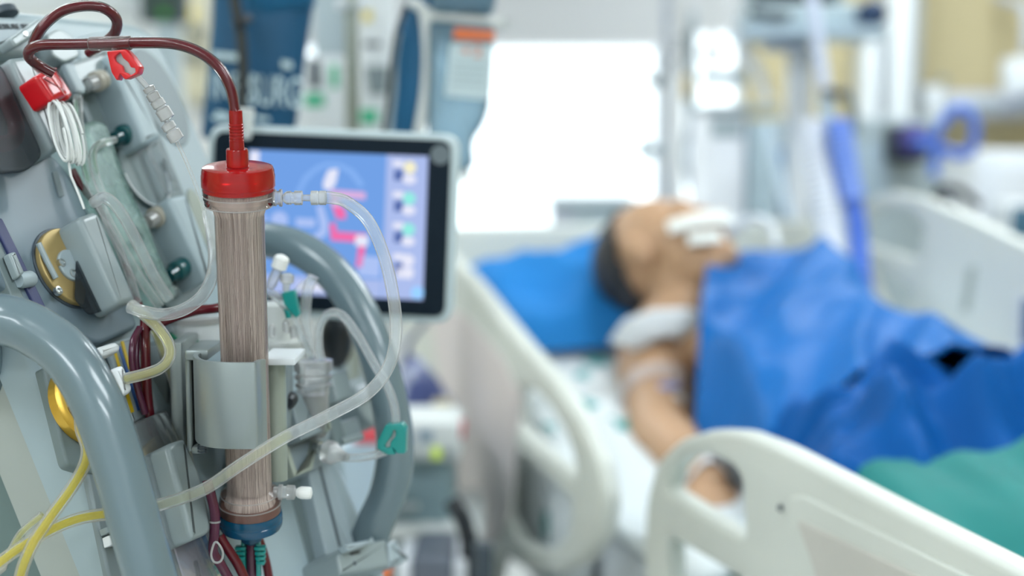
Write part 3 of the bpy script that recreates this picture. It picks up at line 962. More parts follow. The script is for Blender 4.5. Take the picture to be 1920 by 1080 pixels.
# --- blood line from the filter top to the pump, and the loop behind it
bl = thing('blood_line', 'dark red blood tube arching from the red filter cap to the pump head', 'tube', pt(440, 225, 0.972))
bpath = spline([dial(290), dial(240), pt(440, 205, 0.970), pt(432, 165, 0.97), pt(410, 126, 0.97), pt(372, 97, 0.972), pt(325, 82, 0.975), pt(265, 80, 0.98), pt(200, 82, 0.985), pt(130, 83, 0.99), pt(80, 84, 0.995), pt(58, 92, 1.0), pt(54, 106, 1.01), pt(72, 122, 1.02), pt(100, 138, 1.025)], 8)
M_cwall = clear('clear_wall', (1.0, 0.98, 0.98), 0.0, (1.0, 0.95, 0.95), rough=0.05, ior=1.15, rim=0.28, tl_share=0.5)
MB().tube(bpath, 0.0033, 16).build('blood_fill', M_blood, bl)
MB().tube(bpath[14:], 0.0039, 20).build('tube_wall', M_cwall, bl)
s0, s1 = pt(169, 82.5, 0.987), pt(246, 80.5, 0.982)
MB().tube([s0, s0 + (s1 - s0) * 0.02, s0 + (s1 - s0) * 0.98, s1], [0.0043, 0.0049, 0.0049, 0.0043], 20).build('clear_sleeve', M_sleeve, bl)
loop = spline([pt(60, 96, 1.005), pt(66, 74, 1.005), pt(84, 46, 1.005), pt(118, 20, 1.01), pt(160, 11, 1.015), pt(196, 16, 1.02), pt(218, 36, 1.03), pt(216, 60, 1.045), pt(196, 80, 1.06), pt(165, 100, 1.07)], 8)
lpt = thing('blood_line', 'dark red blood tube standing up in a loop above the machine', 'tube', loop[0])
MB().tube(loop, 0.0033, 16).build('blood_fill', M_blood, lpt)
MB().tube(loop, 0.0039, 20).build('tube_wall', M_cwall, lpt)

# --- dark red lines in the middle
tube_thing('blood_line', 'red tube crossing horizontally behind the filter column', 'tube', px_line([(440, 570, 1.06), (405, 578, 1.05), (370, 582, 1.045), (335, 592, 1.04), (300, 606, 1.035), (285, 612, 1.04)]), 0.0036, M_blood)
tube_thing('blood_line', 'thick upright dark red tube beside the yellow looped line', 'tube', px_line([(272, 600, 1.04), (272, 640, 1.03), (274, 700, 1.025), (278, 760, 1.025), (290, 830, 1.035)]), 0.0038, M_blood)
tube_thing('blood_line', 'thin purple tube curving down left of the red upright tube', 'tube', px_line([(262, 615, 1.03), (250, 640, 1.02), (248, 680, 1.015), (256, 720, 1.015), (272, 775, 1.02)]), 0.0026, M_bloodp)
tube_thing('blood_line', 'thin purple tube bowed behind the other purple tube', 'tube', px_line([(268, 612, 1.04), (258, 640, 1.035), (256, 680, 1.03), (264, 720, 1.03), (280, 775, 1.03)]), 0.0024, M_bloodp)
tube_thing('blood_line', 'dark red tube running down beside the blue filter cap', 'tube', px_line([(388, 900, 0.992), (396, 930, 0.99), (403, 965, 0.99), (402, 1000, 0.99), (400, 1035, 0.99), (415, 1060, 0.992), (432, 1090, 0.995)]), 0.0036, M_bloodp)
tube_thing('blood_line', 'red tube sloping down right under the blue filter cap', 'tube', px_line([(412, 1005, 1.0), (424, 1025, 1.0), (444, 1055, 1.0), (462, 1090, 1.0)]), 0.0036, M_blood)
tube_thing('blood_line', 'red tube hanging behind the teal finned outlet', 'tube', px_line([(484, 1008, 1.045), (492, 1030, 1.045), (500, 1060, 1.045), (506, 1095, 1.045)]), 0.0034, M_blood)
rj = [pt(400, 972, 0.986), pt(404, 985, 0.986), pt(404, 1000, 0.986)]
tag(MB().tube([pt(403, 976, 0.990), pt(403, 979, 0.990)], 0.0042, 16).build('tube_band', M_luerw), 'thin pale band around the dark red tube by the blue cap', 'band')
tag(MB().tube(spline([pt(402, 1018, 0.980), pt(396, 1040, 0.980), pt(402, 1054, 0.980), pt(414, 1052, 0.980), pt(418, 1036, 0.980), pt(410, 1020, 0.980)], 6, True), 0.0008, 8, closed=True).build('clear_ring', M_luerw), 'clear plastic ring looped on the dark red tube, bottom', 'ring')

# --- yellow lines at the left
tube_thing('drain_line', 'clear tube with yellow fluid looping into the white bracket', 'tube', px_line([(248, 572, 1.03), (272, 592, 1.01), (298, 616, 1.0), (316, 644, 0.995), (318, 668, 0.99), (304, 688, 0.985), (276, 700, 0.985), (236, 710, 0.99)]), 0.0042, M_tubing, M_lumpy, 0.62)
tube_thing('drain_line', 'pale yellow tube running down behind the lower pump cover', 'tube', px_line([(270, 585, 1.055), (296, 630, 1.05), (318, 690, 1.045), (338, 760, 1.045), (350, 840, 1.045), (356, 900, 1.05)]), 0.0040, M_tubing, M_lumpy, 0.7)
tube_thing('drain_line', 'yellow tube bending down from the grip to the lower left corner', 'tube', px_line([(150, 770, 0.945), (152, 805, 0.938), (163, 840, 0.93), (158, 872, 0.925), (134, 915, 0.918), (98, 965, 0.91), (66, 1012, 0.905), (44, 1060, 0.90), (32, 1110, 0.90)]), 0.0042, M_tubing, M_lumy, 0.6)
tube_thing('drain_line', 'thin yellow tube curling out at the bottom left edge', 'tube', px_line([(80, 965, 0.93), (40, 1000, 0.93), (14, 1045, 0.93), (-6, 1062, 0.93), (-30, 1060, 0.93)]), 0.0028, M_tubing, M_lumpy, 0.6)
tag(MB().lathe(pt(-14, 1072, 0.93), (0.6, -0.3, 0.5), [(0, 0.005), (0.01, 0.0052), (0.014, 0.003)], 16).build('bottle_stopper', M_luerw), 'milky stopper lying at the bottom left corner', 'stopper')
# --- curved clear line left of the filter
tube_thing('clear_line', 'thick clear tube curving under the clamp to the pump cover', 'tube', px_line([(244, 576, 1.005), (268, 584, 1.0), (305, 590, 0.998), (345, 580, 0.998), (378, 556, 1.0), (397, 520, 1.005), (402, 480, 1.02), (398, 440, 1.04), (390, 400, 1.06)]), 0.0046, M_tubing, M_lumen, 0.6)
tube_thing('clear_line', 'clear tube leaving the pump cover toward the green lined bag', 'tube', px_line([(176, 380, 1.04), (196, 370, 1.03), (222, 392, 1.035), (250, 440, 1.045), (290, 520, 1.06), (316, 560, 1.07)]), 0.0042, M_tubing, M_lumen, 0.6)
# --- sampling line with luer chain under the red clamp
smp = thing('sampling_line', 'thin clear line with three luer fittings under the red pinch clamp', 'tube', pt(325, 262, 1.0))
lc = [(255, 138), (284, 172), (297, 190), (308, 208), (318, 228), (330, 258)]
MB().tube(px_line([(212, 92, 0.985), (232, 112, 0.982), (256, 140, 0.985), (282, 170, 0.99)]), 0.0020, 12).build('tube_wall', M_luer, smp)


def luer(p0, p1, rows, mat, parent, nm='luer_lock', seg=18):
    p0, p1 = Vector(p0), Vector(p1)
    L = (p1 - p0).length
    return MB().lathe(p0, (p1 - p0), [(L * a, r) for a, r in rows], seg).build(nm, mat, parent, angle=28)


for (x0, y0, x1, y1, R) in [(277, 162, 292, 188, 0.0042), (292, 186, 316, 224, 0.0050), (312, 230, 334, 264, 0.0050)]:
    luer(pt(x0, y0, 0.99), pt(x1, y1, 0.992), [(0, R * 0.5), (0.06, R), (0.35, R), (0.38, R * 0.8), (0.45, R * 0.8), (0.5, R * 1.08), (0.94, R * 1.08), (1, R * 0.6)], M_luerw, smp)
MB().tube(px_line([(285, 175, 0.99), (310, 222, 0.991), (330, 262, 0.992)]), 0.0020, 10).build('luer_core', M_luer, smp)
MB().tube(px_line([(330, 262, 0.992), (348, 300, 1.0), (368, 350, 1.01), (384, 400, 1.02), (393, 450, 1.03), (396, 490, 1.04)]), 0.0014, 10).build('tube_wall', M_tubing, smp)

# --- clamps
PC = Plane(pt(236, 122, 0.972), (1, 0, 0), (0, 0, 1))


def pinch(name, label, mat, px, hole, Y, th, hmat=None):
    pl = Plane(pt(px[0][0], px[0][1], Y), Vector((1, -0.15, 0)), (0, 0, 1))
    out = rounded(pl.poly(px), 0.0012, 4)
    t_ = thing(name, label, 'clamp', pl.w(*pl.poly(px)[0]))
    plate_holes('clamp_body', pl, out, [rounded(pl.poly(hole), 0.001, 3)], -th / 2, th / 2, 0.0006, mat, t_)
    MB().plate(pl, rounded(pl.poly(hole), 0.001, 3), -th / 2, th / 2 - 0.003, 0.0).build('clamp_seat', hmat or M_luerw, t_)
    return t_


pinch('pinch_clamp', 'bright red pinch clamp hanging under the clear sleeve of the blood tube', M_redsolid,
      [(205, 97), (240, 93), (252, 106), (266, 126), (263, 139), (239, 150), (230, 138), (224, 152), (214, 136)],
      [(219, 108), (230, 98), (236, 110), (246, 118), (250, 127), (258, 128), (259, 136), (249, 142), (243, 137), (237, 136), (234, 124), (221, 116)], 0.978, 0.009)
pinch('pinch_clamp', 'teal pinch clamp on the clear tube in front of the right grip', M_tealp,
      [(726, 794), (756, 792), (763, 801), (762, 848), (748, 848), (738, 836), (744, 850), (728, 850), (710, 839), (710, 826)],
      [(740, 803), (745, 806), (744, 816), (735, 826), (734, 836), (725, 838), (724, 832), (732, 822), (738, 812)], 1.075, 0.010)
gt = thing('tube_clamp', 'teal clip gripping a clear tube behind the filter column', 'clamp', pt(548, 600, 1.12))
for q in ([(529, 548), (553, 544), (563, 590), (556, 596), (534, 570)], [(532, 578), (545, 582), (548, 594), (538, 598)]):
    pl = Plane(pt(545, 570, 1.12), (1, 0, 0), (0, 0, 1))
    MB().plate(pl, rounded(pl.poly(q), 0.0015), -0.006, 0.004, 0.001).build('clip_jaw', M_tealp, gt)
# red block clamp on the upper left pump cover
rb = thing('line_clamp', 'solid red block clamp lying on the upper left pump cover', 'clamp', FP(100, 190, 0.04))
rpx = [(68, 140), (96, 124), (132, 176), (100, 189)]
MB().plate(F, rounded(F.poly(rpx, 0.056), 0.004), 0.036, 0.056, 0.004).build('clamp_body', M_redsolid, rb)
MB().plate(F, rounded(F.poly([(100, 124), (106, 128), (137, 176), (130, 186), (120, 176)], 0.046), 0.002), 0.036, 0.046, 0.002).build('clamp_flange', M_redsolid, rb)
ln = [F.w(*F.pix(x, y, 0.0565), 0.0565) for x, y in [(91, 128), (99, 147), (122, 178), (131, 175)]]
MB().tube(ln, 0.0004, 6).build('moulded_line', plastic('pale_pink_print', (0.75, 0.35, 0.33), 0.4), rb)
MB().tube([F.w(*F.pix(x, y, 0.0565), 0.0565) for x, y in [(99, 147), (104, 141), (118, 165)]], 0.0003, 6).build('moulded_line', MATS['pale_pink_print'], rb)
tag(MB().tube([FP(62, 118, 0.045), FP(76, 132, 0.046)], 0.003, 12).build('line_stub', M_luerw), 'short milky stub entering the red block clamp', 'tube')
# coiled white sensing line
coil = []
for k in range(9 * 28 + 1):
    a = 2 * math.pi * k / 28
    turn = k / 28
    cx, cy = 108 + 2.4 * turn * 1.6, 243 + 1.2 * turn
    hx, hy = 20 + 5 * math.sin(turn * 1.7), 57 + 4 * math.cos(turn * 2.1)
    th = math.radians(-14)
    ex, ey = hx * 0.55 * math.cos(a), hy * math.sin(a)
    coil.append(FP(cx + ex * math.cos(th) - ey * math.sin(th), cy + ex * math.sin(th) + ey * math.cos(th), 0.052 + 0.006 * math.cos(a) + 0.001 * math.sin(turn * 3)))
tag(MB().tube(coil, 0.0011, 8).build('coiled_line', plastic('white_tubing', (0.72, 0.75, 0.74), 0.35)), 'coil of thin white tubing hanging on the upper left pump', 'tube')
tag(MB().tube([FP(x, y, 0.05) for x, y in [(128, 300), (133, 330), (148, 365), (158, 392)]], 0.0010, 8).build('coil_tail', MATS['white_tubing']), 'white tail of the coiled tubing running down to the pump', 'tube')
# air-trap cassette: clear green-lined film
M_film = clear('green_film', (0.88, 0.97, 0.95), 0.34, (0.66, 0.86, 0.82), rough=0.2, ior=1.15, noise_amt=0.18, scale=55)
M_greenl = clear('green_lined_tube', (0.75, 0.92, 0.80), 0.35, (0.35, 0.68, 0.48), rough=0.1)
cas = thing('air_trap_bag', 'clear green tinted plastic bag hanging between the pump columns', 'bag', FP(300, 560, 0.02))
fm = F.poly([(152, 232), (176, 222), (202, 232), (212, 262), (224, 300), (244, 360), (280, 420), (296, 470), (336, 556), (300, 572), (270, 545), (214, 440), (176, 350), (156, 290)], 0.024)
NU = 18
vs, fs = [], []
half = len(fm) // 2
ctr = (sum(p[0] for p in fm) / len(fm), sum(p[1] for p in fm) / len(fm))
MB().plate(F, rounded(fm, 0.006), 0.010, 0.026, 0.006).build('film_pouch', M_film, cas)
MB().tube(spline([FP(x, y, 0.028) for x, y in [(146, 182), (147, 215), (152, 260), (166, 330), (186, 380), (222, 450), (262, 520), (300, 575)]], 6), 0.0036, 12).build('feed_tube', M_tubing, cas)
MB().tube(spline([FP(x, y, 0.027) for x, y in [(142, 190), (146, 240), (158, 310), (166, 340)]], 6), 0.0012, 8).build('green_stripe', M_greenl, cas)
MB().tube(spline([FP(x, y, 0.032) for x, y in [(215, 262), (184, 272), (174, 292), (180, 330), (194, 370)]], 6), 0.0030, 12).build('inlet_tube', M_tubing, cas)
MB().tube(spline([FP(x, y, 0.032) for x, y in [(206, 262), (184, 268), (176, 290), (182, 325)]], 6), 0.0010, 8).build('green_stripe', M_greenl, cas)
MB().tube(spline([FP(x, y, 0.026) for x, y in [(190, 410), (216, 450), (244, 520), (258, 566)]], 6), 0.0030, 12).build('feed_tube', M_tubing, cas)
MB().tube([FP(x, y, 0.012) for x, y in [(135, 318), (150, 345), (186, 392), (216, 450), (250, 540), (262, 575)]], 0.0030, 12).build('red_return_tube', M_blood, cas)
MB().ball(FP(322, 548, 0.024), 0.006, 14, 8).build('air_bubble', M_hous, cas)
# pressure connectors with their wires
for (x, y, teal, lab, w_) in [(234, 258, True, 'dark teal pressure connector beside the upper column cover', 0.018), (336, 516, True, 'dark teal pressure connector at the foot of the lower column cover', 0.018),
                              (184, 156, False, 'clear pressure connector below the head block', 0.026), (296, 414, False, 'clear beige pressure connector above the lower recess', 0.018)]:
    pc = thing('pressure_connector', lab, 'connector', FP(x, y, w_), 'pressure connectors on the recess panel')
    ax = (F.a * 0.9 + F.b * 0.25)
    o = FP(x - 22, y + 4, w_)
    L = 0.020
    m1, m2 = (M_tealc, plastic('deep_teal', (0.0, 0.075, 0.085), 0.3, coat=0.3)) if teal else (M_luer, plastic('beige_ring', (0.40, 0.38, 0.32), 0.4))
    MB().lathe(o, ax, [(0, 0.004), (0.001, 0.0058), (0.012, 0.0062), (0.013, 0.0050)], 20).build('connector_body', m1, pc)
    if teal:
        MB().lathe(o + ax.normalized() * 0.012, ax, [(0, 0.007), (0.002, 0.0085), (0.014, 0.0085), (0.016, 0.006)], 20).build('cap', m2, pc)
    else:
        MB().lathe(o + ax.normalized() * 0.012, ax, [(0, 0.0070), (0.001, 0.0085), (0.004, 0.0085), (0.005, 0.0066), (0.007, 0.0066), (0.008, 0.008), (0.011, 0.008), (0.012, 0.005)], 20).build('cap', m2, pc)
    e = o + ax.normalized() * 0.026
    MB().tube(spline([e, e + F.a * 0.010 + F.b * 0.001, e + F.a * 0.018 - F.b * 0.006, e + F.a * 0.022 - F.b * 0.012 - F.n * 0.008], 5), 0.0008, 6).build('wire', M_black, pc)
    MB().tube([e, e + F.a * 0.006 + F.b * 0.010 + F.n * 0.002], 0.0008, 6).build('wire', M_black, pc)
# --- lines right of the filter
tube_thing('clear_line', 'clear tube arching over toward the teal pinch clamp', 'tube', px_line([(606, 690, 1.12), (598, 650, 1.115), (600, 612, 1.11), (616, 588, 1.11), (640, 590, 1.105), (668, 624, 1.10), (700, 680, 1.09), (728, 728, 1.082), (741, 770, 1.078), (742, 800, 1.075), (738, 830, 1.075), (722, 846, 1.08), (690, 856, 1.09), (650, 858, 1.10), (632, 852, 1.105)]), 0.0034, M_tubing, M_lumen, 0.55)
tube_thing('clear_line', 'clear tube standing up from the drip chamber with a folded end', 'tube', px_line([(582, 690, 1.13), (578, 640, 1.13), (573, 590, 1.13), (577, 545, 1.13), (588, 518, 1.13)]), 0.0044, M_tubing, M_lumen, 0.55)
tube_thing('clear_line', 'clear tube leaning left through the teal clip', 'tube', px_line([(592, 690, 1.125), (570, 640, 1.122), (548, 590, 1.12), (520, 558, 1.12), (490, 540, 1.12)]), 0.0036, M_tubing, M_lumen, 0.55)
tube_thing('clear_line', 'thin clear tube slanting right from behind the teal clip', 'tube', px_line([(548, 556, 1.14), (566, 535, 1.14), (584, 520, 1.14)]), 0.0022, M_tubing)
inj = thing('injection_port', 'white capped injection port standing behind the filter column', 'connector', pt(510, 540, 1.12))
luer(pt(506, 540, 1.12), pt(522, 502, 1.12), [(0, 0.003), (0.2, 0.004), (1, 0.004)], M_luer, inj, 'luer_neck')
luer(pt(521, 506, 1.12), pt(531, 478, 1.12), [(0, 0.004), (0.1, 0.0062), (0.75, 0.0062), (0.9, 0.005), (1, 0.002)], plastic('cap_white', (0.85, 0.86, 0.85), 0.4), inj, 'white_cap')
luer(pt(539, 512, 1.12), pt(536, 546, 1.12), [(0, 0.003), (0.1, 0.0056), (0.5, 0.0056), (0.6, 0.003), (1, 0.0025)], M_luerw, inj, 'luer_lock')
dc = thing('drip_chamber', 'clear drip chamber clipped in the grey holder at the machine edge', 'drip chamber', pt(590, 760, 1.125))
c0 = pt(588, 740, 1.125); k_ = 1.125 / FPX
MB().lathe(c0, (0, 0, 1), [(0, 30 * k_), (16 * k_, 31 * k_), (17 * k_, 35 * k_), (22 * k_, 35 * k_), (24 * k_, 30 * k_), (30 * k_, 30 * k_), (32 * k_, 36 * k_), (38 * k_, 36 * k_), (40 * k_, 30 * k_), (46 * k_, 30 * k_), (47 * k_, 37 * k_), (66 * k_, 37 * k_), (68 * k_, 24 * k_)], 32).build('chamber_cap', M_luer, dc, angle=25)
MB().lathe(c0 - Vector((0, 0, 0.035)), (0, 0, 1), [(0, 20 * k_), (0.006, 28 * k_), (0.036, 29 * k_)], 32).build('chamber_body', M_luer, dc)
pc = thing('pressure_dome', 'clear dome connector on a steel pin near the teal pinch clamp', 'connector', pt(625, 860, 1.11))
luer(pt(588, 838, 1.115), pt(612, 842, 1.11), [(0, 0.004), (0.3, 0.004), (0.35, 0.0055), (0.55, 0.0055), (0.6, 0.004), (1, 0.004)], M_steel, pc, 'steel_pin')
luer(pt(608, 845, 1.11), pt(652, 858, 1.10), [(0, 0.006), (0.1, 0.0095), (0.4, 0.0095), (0.6, 0.006), (0.8, 0.004), (1, 0.003)], M_luer, pc, 'dome')
# --- white vials and cup behind the filter
cup = thing('sample_cup', 'white lidded cup with green and blue print behind the filter', 'cup', pt(370, 640, 1.12))
c0 = pt(366, 648, 1.11); k_ = 1.11 / FPX
MB().lathe(c0, (0, 0, 1), [(0, 50 * k_), (46 * k_, 54 * k_)], 36).build('cup_body', M_white, cup)
MB().lathe(c0 + Vector((0, 0, 46 * k_)), (0, 0, 1), [(0, 57 * k_), (10 * k_, 57 * k_), (12 * k_, 53 * k_), (12 * k_, 40 * k_)], 36).build('lid', M_luerw, cup)
gp = [c0 + Vector((54.3 * k_ * math.sin(a), -54.3 * k_ * math.cos(a), (24 - 12 * math.cos((a - 0.05) * 2.4)) * k_)) for a in [-0.75 + 1.1 * i / 14 for i in range(15)]]
MB().tube(gp, 0.0016, 8).build('green_print', M_greenprint, cup)
MB().tube([c0 + Vector((53.5 * k_ * math.sin(a), -53.5 * k_ * math.cos(a), z * k_)) for a, z in ((-1.1, 36), (-0.95, 14))], 0.0012, 8).build('blue_print', M_blueprint, cup)
cup2 = thing('sample_cup', 'white ribbed cup to the right of the filter column', 'cup', pt(520, 668, 1.16))
c0 = pt(520, 668, 1.165); k_ = 1.165 / FPX
MB().lathe(c0, (0, 0, 1), [(0, 56 * k_), (8 * k_, 58 * k_), (10 * k_, 52 * k_), (22 * k_, 52 * k_), (24 * k_, 56 * k_), (32 * k_, 56 * k_), (34 * k_, 44 * k_), (100 * k_, 36 * k_), (104 * k_, 20 * k_)], 36).build('cup_body', M_offw, cup2, angle=25)
for (x, y) in [(510, 630), (538, 622), (552, 632)]:
    MB().lathe(pt(x, y, 1.125), (0, -0.3, 1), [(0, 0.003), (0.008, 0.003), (0.01, 0.0015)], 12).build('spout', M_luer, cup2)

# ================================================================== touchscreen monitor
RM = math.radians(-2.6)
MP = Plane(pt(640, 420, 1.42), (math.cos(RM), 0, math.sin(RM)), (-math.sin(RM), 0, math.cos(RM)))
M_bezel = plastic('black_bezel', (0.006, 0.014, 0.024), 0.5)
M_bezel.node_tree.nodes['Principled BSDF'].inputs['Specular IOR Level'].default_value = 0.15
M_monh = plastic('monitor_shell', (0.55, 0.65, 0.68), 0.4)


def mpoly(px, w=0.0): return MP.poly(px, w)


mon = thing('touchscreen_monitor', 'black framed touchscreen with blue flow diagram behind the filter', 'monitor', pt(640, 620, 1.45))
MB().plate(MP, rounded(mpoly([(392, 232), (862, 252), (848, 608), (376, 588)]), 0.018, 8), -0.035, 0.0, 0.004).build('monitor_shell', M_monh, mon)
MB().plate(MP, rounded(mpoly([(404, 246), (846, 264), (834, 594), (390, 574)]), 0.012, 8), 0.0, 0.003, 0.001).build('bezel', M_bezel, mon)
scr = MB().plate(MP, mpoly([(468, 280), (803, 293), (793, 562), (456, 546)]), 0.003, 0.0034, 0).build('screen', glow('screen_blue', (0.17, 0.36, 0.80), 1.0), mon, smooth=False)
arm0 = pt(560, 480, 1.46)
MB().tube([pt(620, 480, 1.46), pt(560, 520, 1.52), pt(480, 640, 1.56), F.w(0.05, 0.0, -0.2)], 0.016, 14).build('support_arm', M_lgrey, mon)
MB().plate(MP, rounded(mpoly([(449, 202), (478, 204), (472, 262), (452, 262)]), 0.003), 0.0, 0.012, 0.003).build('cable_hook', M_offw, mon)
MB().plate(MP, circle(mpoly([(826, 290)])[0], 0.010, 20), 0.003, 0.004, 0.0005).build('status_light', glow('status_grey', (0.25, 0.33, 0.36), 0.6), mon)


def icon(name, px, mat, w=0.0036, r=0.0):
    poly = mpoly(px)
    MB().plate(MP, rounded(poly, r) if r else poly, w, w + 0.0002, 0).build(name, mat, scr, smooth=False)


def disc(name, x, y, rp, mat, w=0.0038, ry=None):
    c_ = mpoly([(x, y)])[0]
    k_ = 1.42 / FPX
    MB().plate(MP, circle(c_, rp * k_, 20, (ry or rp) * k_), w, w + 0.0002, 0).build(name, mat, scr, smooth=False)


G_lav = glow('screen_lavender', (0.42, 0.52, 0.86), 1.0)
G_white = glow('screen_white', (0.80, 0.82, 0.97), 1.0)
G_soft = glow('screen_pale', (0.42, 0.55, 0.92), 1.0)
G_pink = glow('screen_pink', (0.90, 0.16, 0.42), 1.0)
G_rose = glow('screen_rose', (0.72, 0.45, 0.75), 1.0)
G_cyan = glow('screen_cyan', (0.30, 0.85, 0.78), 1.0)
G_yel = glow('screen_cream', (0.92, 0.88, 0.62), 1.0)
G_dk = glow('screen_dark', (0.10, 0.16, 0.42), 1.0)
G_pale2 = glow('screen_mid', (0.24, 0.45, 0.90), 1.0)
icon('side_bar', [(726, 290), (803, 293), (793, 562), (716, 558)], G_lav)
icon('bottom_bar', [(457, 512), (716, 524), (714, 558), (456, 546)], G_lav)
icon('corner_key', [(470, 283), (488, 284), (486, 312), (469, 311)], G_white)
icon('flow_arc', [(556, 360), (570, 330), (592, 312), (612, 304), (640, 306), (664, 318), (684, 345), (676, 352), (656, 326), (636, 314), (612, 312), (594, 322), (576, 340), (564, 364)], G_pale2)
icon('flow_column', [(606, 344), (616, 318), (636, 316), (630, 346), (620, 356), (608, 356)], G_white, r=0.003)
icon('pink_bar', [(620, 355), (686, 360), (686, 374), (632, 370), (640, 385), (650, 398), (646, 410), (632, 405), (622, 385)], G_rose)
icon('pink_spot', [(624, 386), (646, 388), (650, 410), (632, 410)], G_pink, w=0.0038)
icon('flow_path', [(594, 384), (606, 384), (616, 416), (614, 440), (596, 450), (560, 448), (562, 438), (590, 440), (602, 428)], G_soft)
icon('pink_path', [(619, 418), (630, 418), (632, 434), (688, 438), (686, 460), (680, 500), (668, 500), (674, 454), (622, 450)], G_pink)
icon('flow_node', [(668, 440), (692, 442), (690, 462), (666, 460)], G_white, w=0.0039, r=0.003)
disc('side_dot', 525, 412, 16, G_soft)
icon('text_plate', [(556, 408), (592, 410), (592, 426), (556, 424)], G_soft)
icon('text_plate', [(470, 402), (500, 402), (500, 420), (470, 420)], G_soft)
icon('panel_patch', [(674, 478), (714, 482), (712, 520), (672, 516)], G_soft)
for k, (y, g) in enumerate([(314, G_yel), (372, G_cyan), (430, G_cyan), (488, G_white)]):
    disc('round_key', 769 - k * 1.2, y, 12, g)
    disc('key_label', 768 - k * 1.2, y + 22, 13, G_white, ry=9)
    icon('value_box', [(740, y + 4), (756, y + 4), (755, y + 24), (739, y + 24)], G_dk, w=0.0038)
    icon('value_text', [(738, y - 14), (758, y - 13), (756, y - 1), (737, y - 2)], G_white, w=0.0038)
disc('corner_key', 783, 548, 12, glow('screen_bright_blue', (0.30, 0.60, 1.0), 1.1))
icon('bottom_key', [(560, 530), (640, 533), (638, 546), (560, 544)], G_white, w=0.0038)
icon('bottom_key', [(745, 500), (775, 502), (773, 522), (743, 520)], G_white, w=0.0038)

# ================================================================== infusion pole, pressure bags, pumps
pole = thing('infusion_pole', 'steel infusion pole standing behind the touchscreen', 'pole', pt(662, 240, 2.0) * 1.0)
pole.location.z = 0
p = pt(660, 100, 2.0)
MB().lathe((p.x, p.y, 0.05), (0, 0, 1), [(0, 0.0095), (2.05, 0.0095), (2.06, 0.006)], 18).build('pole_tube', plastic('pole_steel', (0.36, 0.40, 0.36), 0.3, metal=0.7), pole)
for k in range(5):
    a = 2 * math.pi * k / 5 + 0.63
    MB().tube([(p.x, p.y, 0.07), (p.x + 0.085 * math.cos(a), p.y + 0.085 * math.sin(a), 0.03)], 0.012, 10).build('foot', M_grey, pole)
for s in (-1, 1):
    MB().tube(spline([(p.x, p.y, 2.08), (p.x + s * 0.12, p.y, 2.09), (p.x + s * 0.21, p.y, 2.07), (p.x + s * 0.24, p.y, 2.10)], 5), 0.004, 8).build('hook', M_steel, pole)
for s in (-1, 1):
    MB().ball(pt(660 + s * 19, 9, 1.985), 0.009, 12, 8).build('clamp_ball', M_white, pole)

M_navyfab = plastic('blue_bag_fabric', (0.006, 0.085, 0.19), 0.55, var=0.25, scale=12, bump=0.15)
M_bluefab = plastic('blue_sleeve_fabric', (0.004, 0.11, 0.24), 0.55, var=0.2, scale=12, bump=0.15)
M_print = plastic('white_print', (0.62, 0.78, 0.84), 0.6)


def pillow_bag(plane, px, thick, name, mat, parent, w0=0.0, nu=22):
    """inflated flat bag: outline filled with rings that rise toward the middle, front and back"""
    poly = plane.poly(px)
    poly = rounded(poly, 0.010, 4)
    area = sum(poly[i][0] * poly[(i + 1) % len(poly)][1] - poly[(i + 1) % len(poly)][0] * poly[i][1] for i in range(len(poly)))
    if area < 0: poly = poly[::-1]
    n_ = len(poly)
    cx = sum(p_[0] for p_ in poly) / n_; cy = sum(p_[1] for p_ in poly) / n_
    vs, fs = [], []
    levels = [0.0, 0.04, 0.12, 0.25, 0.45, 0.7, 1.0]
    for side in (1, -1):
        base = len(vs)
        for t in levels:
            for (a, b) in poly:
                x, y = a + (cx - a) * t, b + (cy - b) * t
                nz = noise.noise(Vector((x * 14, y * 14, side * 3.1))) * 0.12 * t
                vs.append(plane.w(x, y, w0 + side * thick * (math.sqrt(max(0, 1 - (1 - t) ** 2.6)) * (1 + nz))))
        for i in range(len(levels) - 1):
            for k in range(n_):
                l = (k + 1) % n_
                f_ = (base + i * n_ + k, base + i * n_ + l, base + (i + 1) * n_ + l, base + (i + 1) * n_ + k)
                fs.append(f_ if side == 1 else f_[::-1])
    return MB().add(vs, fs).build(name, mat, parent)


B1 = Plane(pt(480, 120, 1.78), Vector((1, 0.12, 0)), (0, 0, 1))
inf1 = thing('pressure_infuser', 'dark blue fabric pressure bag with white lettering, left of the pole', 'pressure bag', pt(480, 250, 1.78))
pillow_bag(B1, [(404, -140), (470, -170), (560, -140), (588, 10), (580, 60), (556, 235), (545, 262), (376, 262), (384, 180), (398, 40)], 0.030, 'bag_body', M_navyfab, inf1)
pillow_bag(B1, [(446, -150), (590, -130), (592, 18), (500, 48), (450, 30)], 0.034, 'bag_flap', M_bluefab, inf1, 0.008)


def wtext(body, px, py, plane, w, hpx, mat, parent, Y, nm='lettering', sx=1.0, rot=0.0):
    a, b = plane.pix(px, py, w)
    return text_mesh(nm, body, plane, a, b, w, hpx * Y / FPX / 0.72, mat, parent, depth=0.0006, sx=sx, rot=rot)


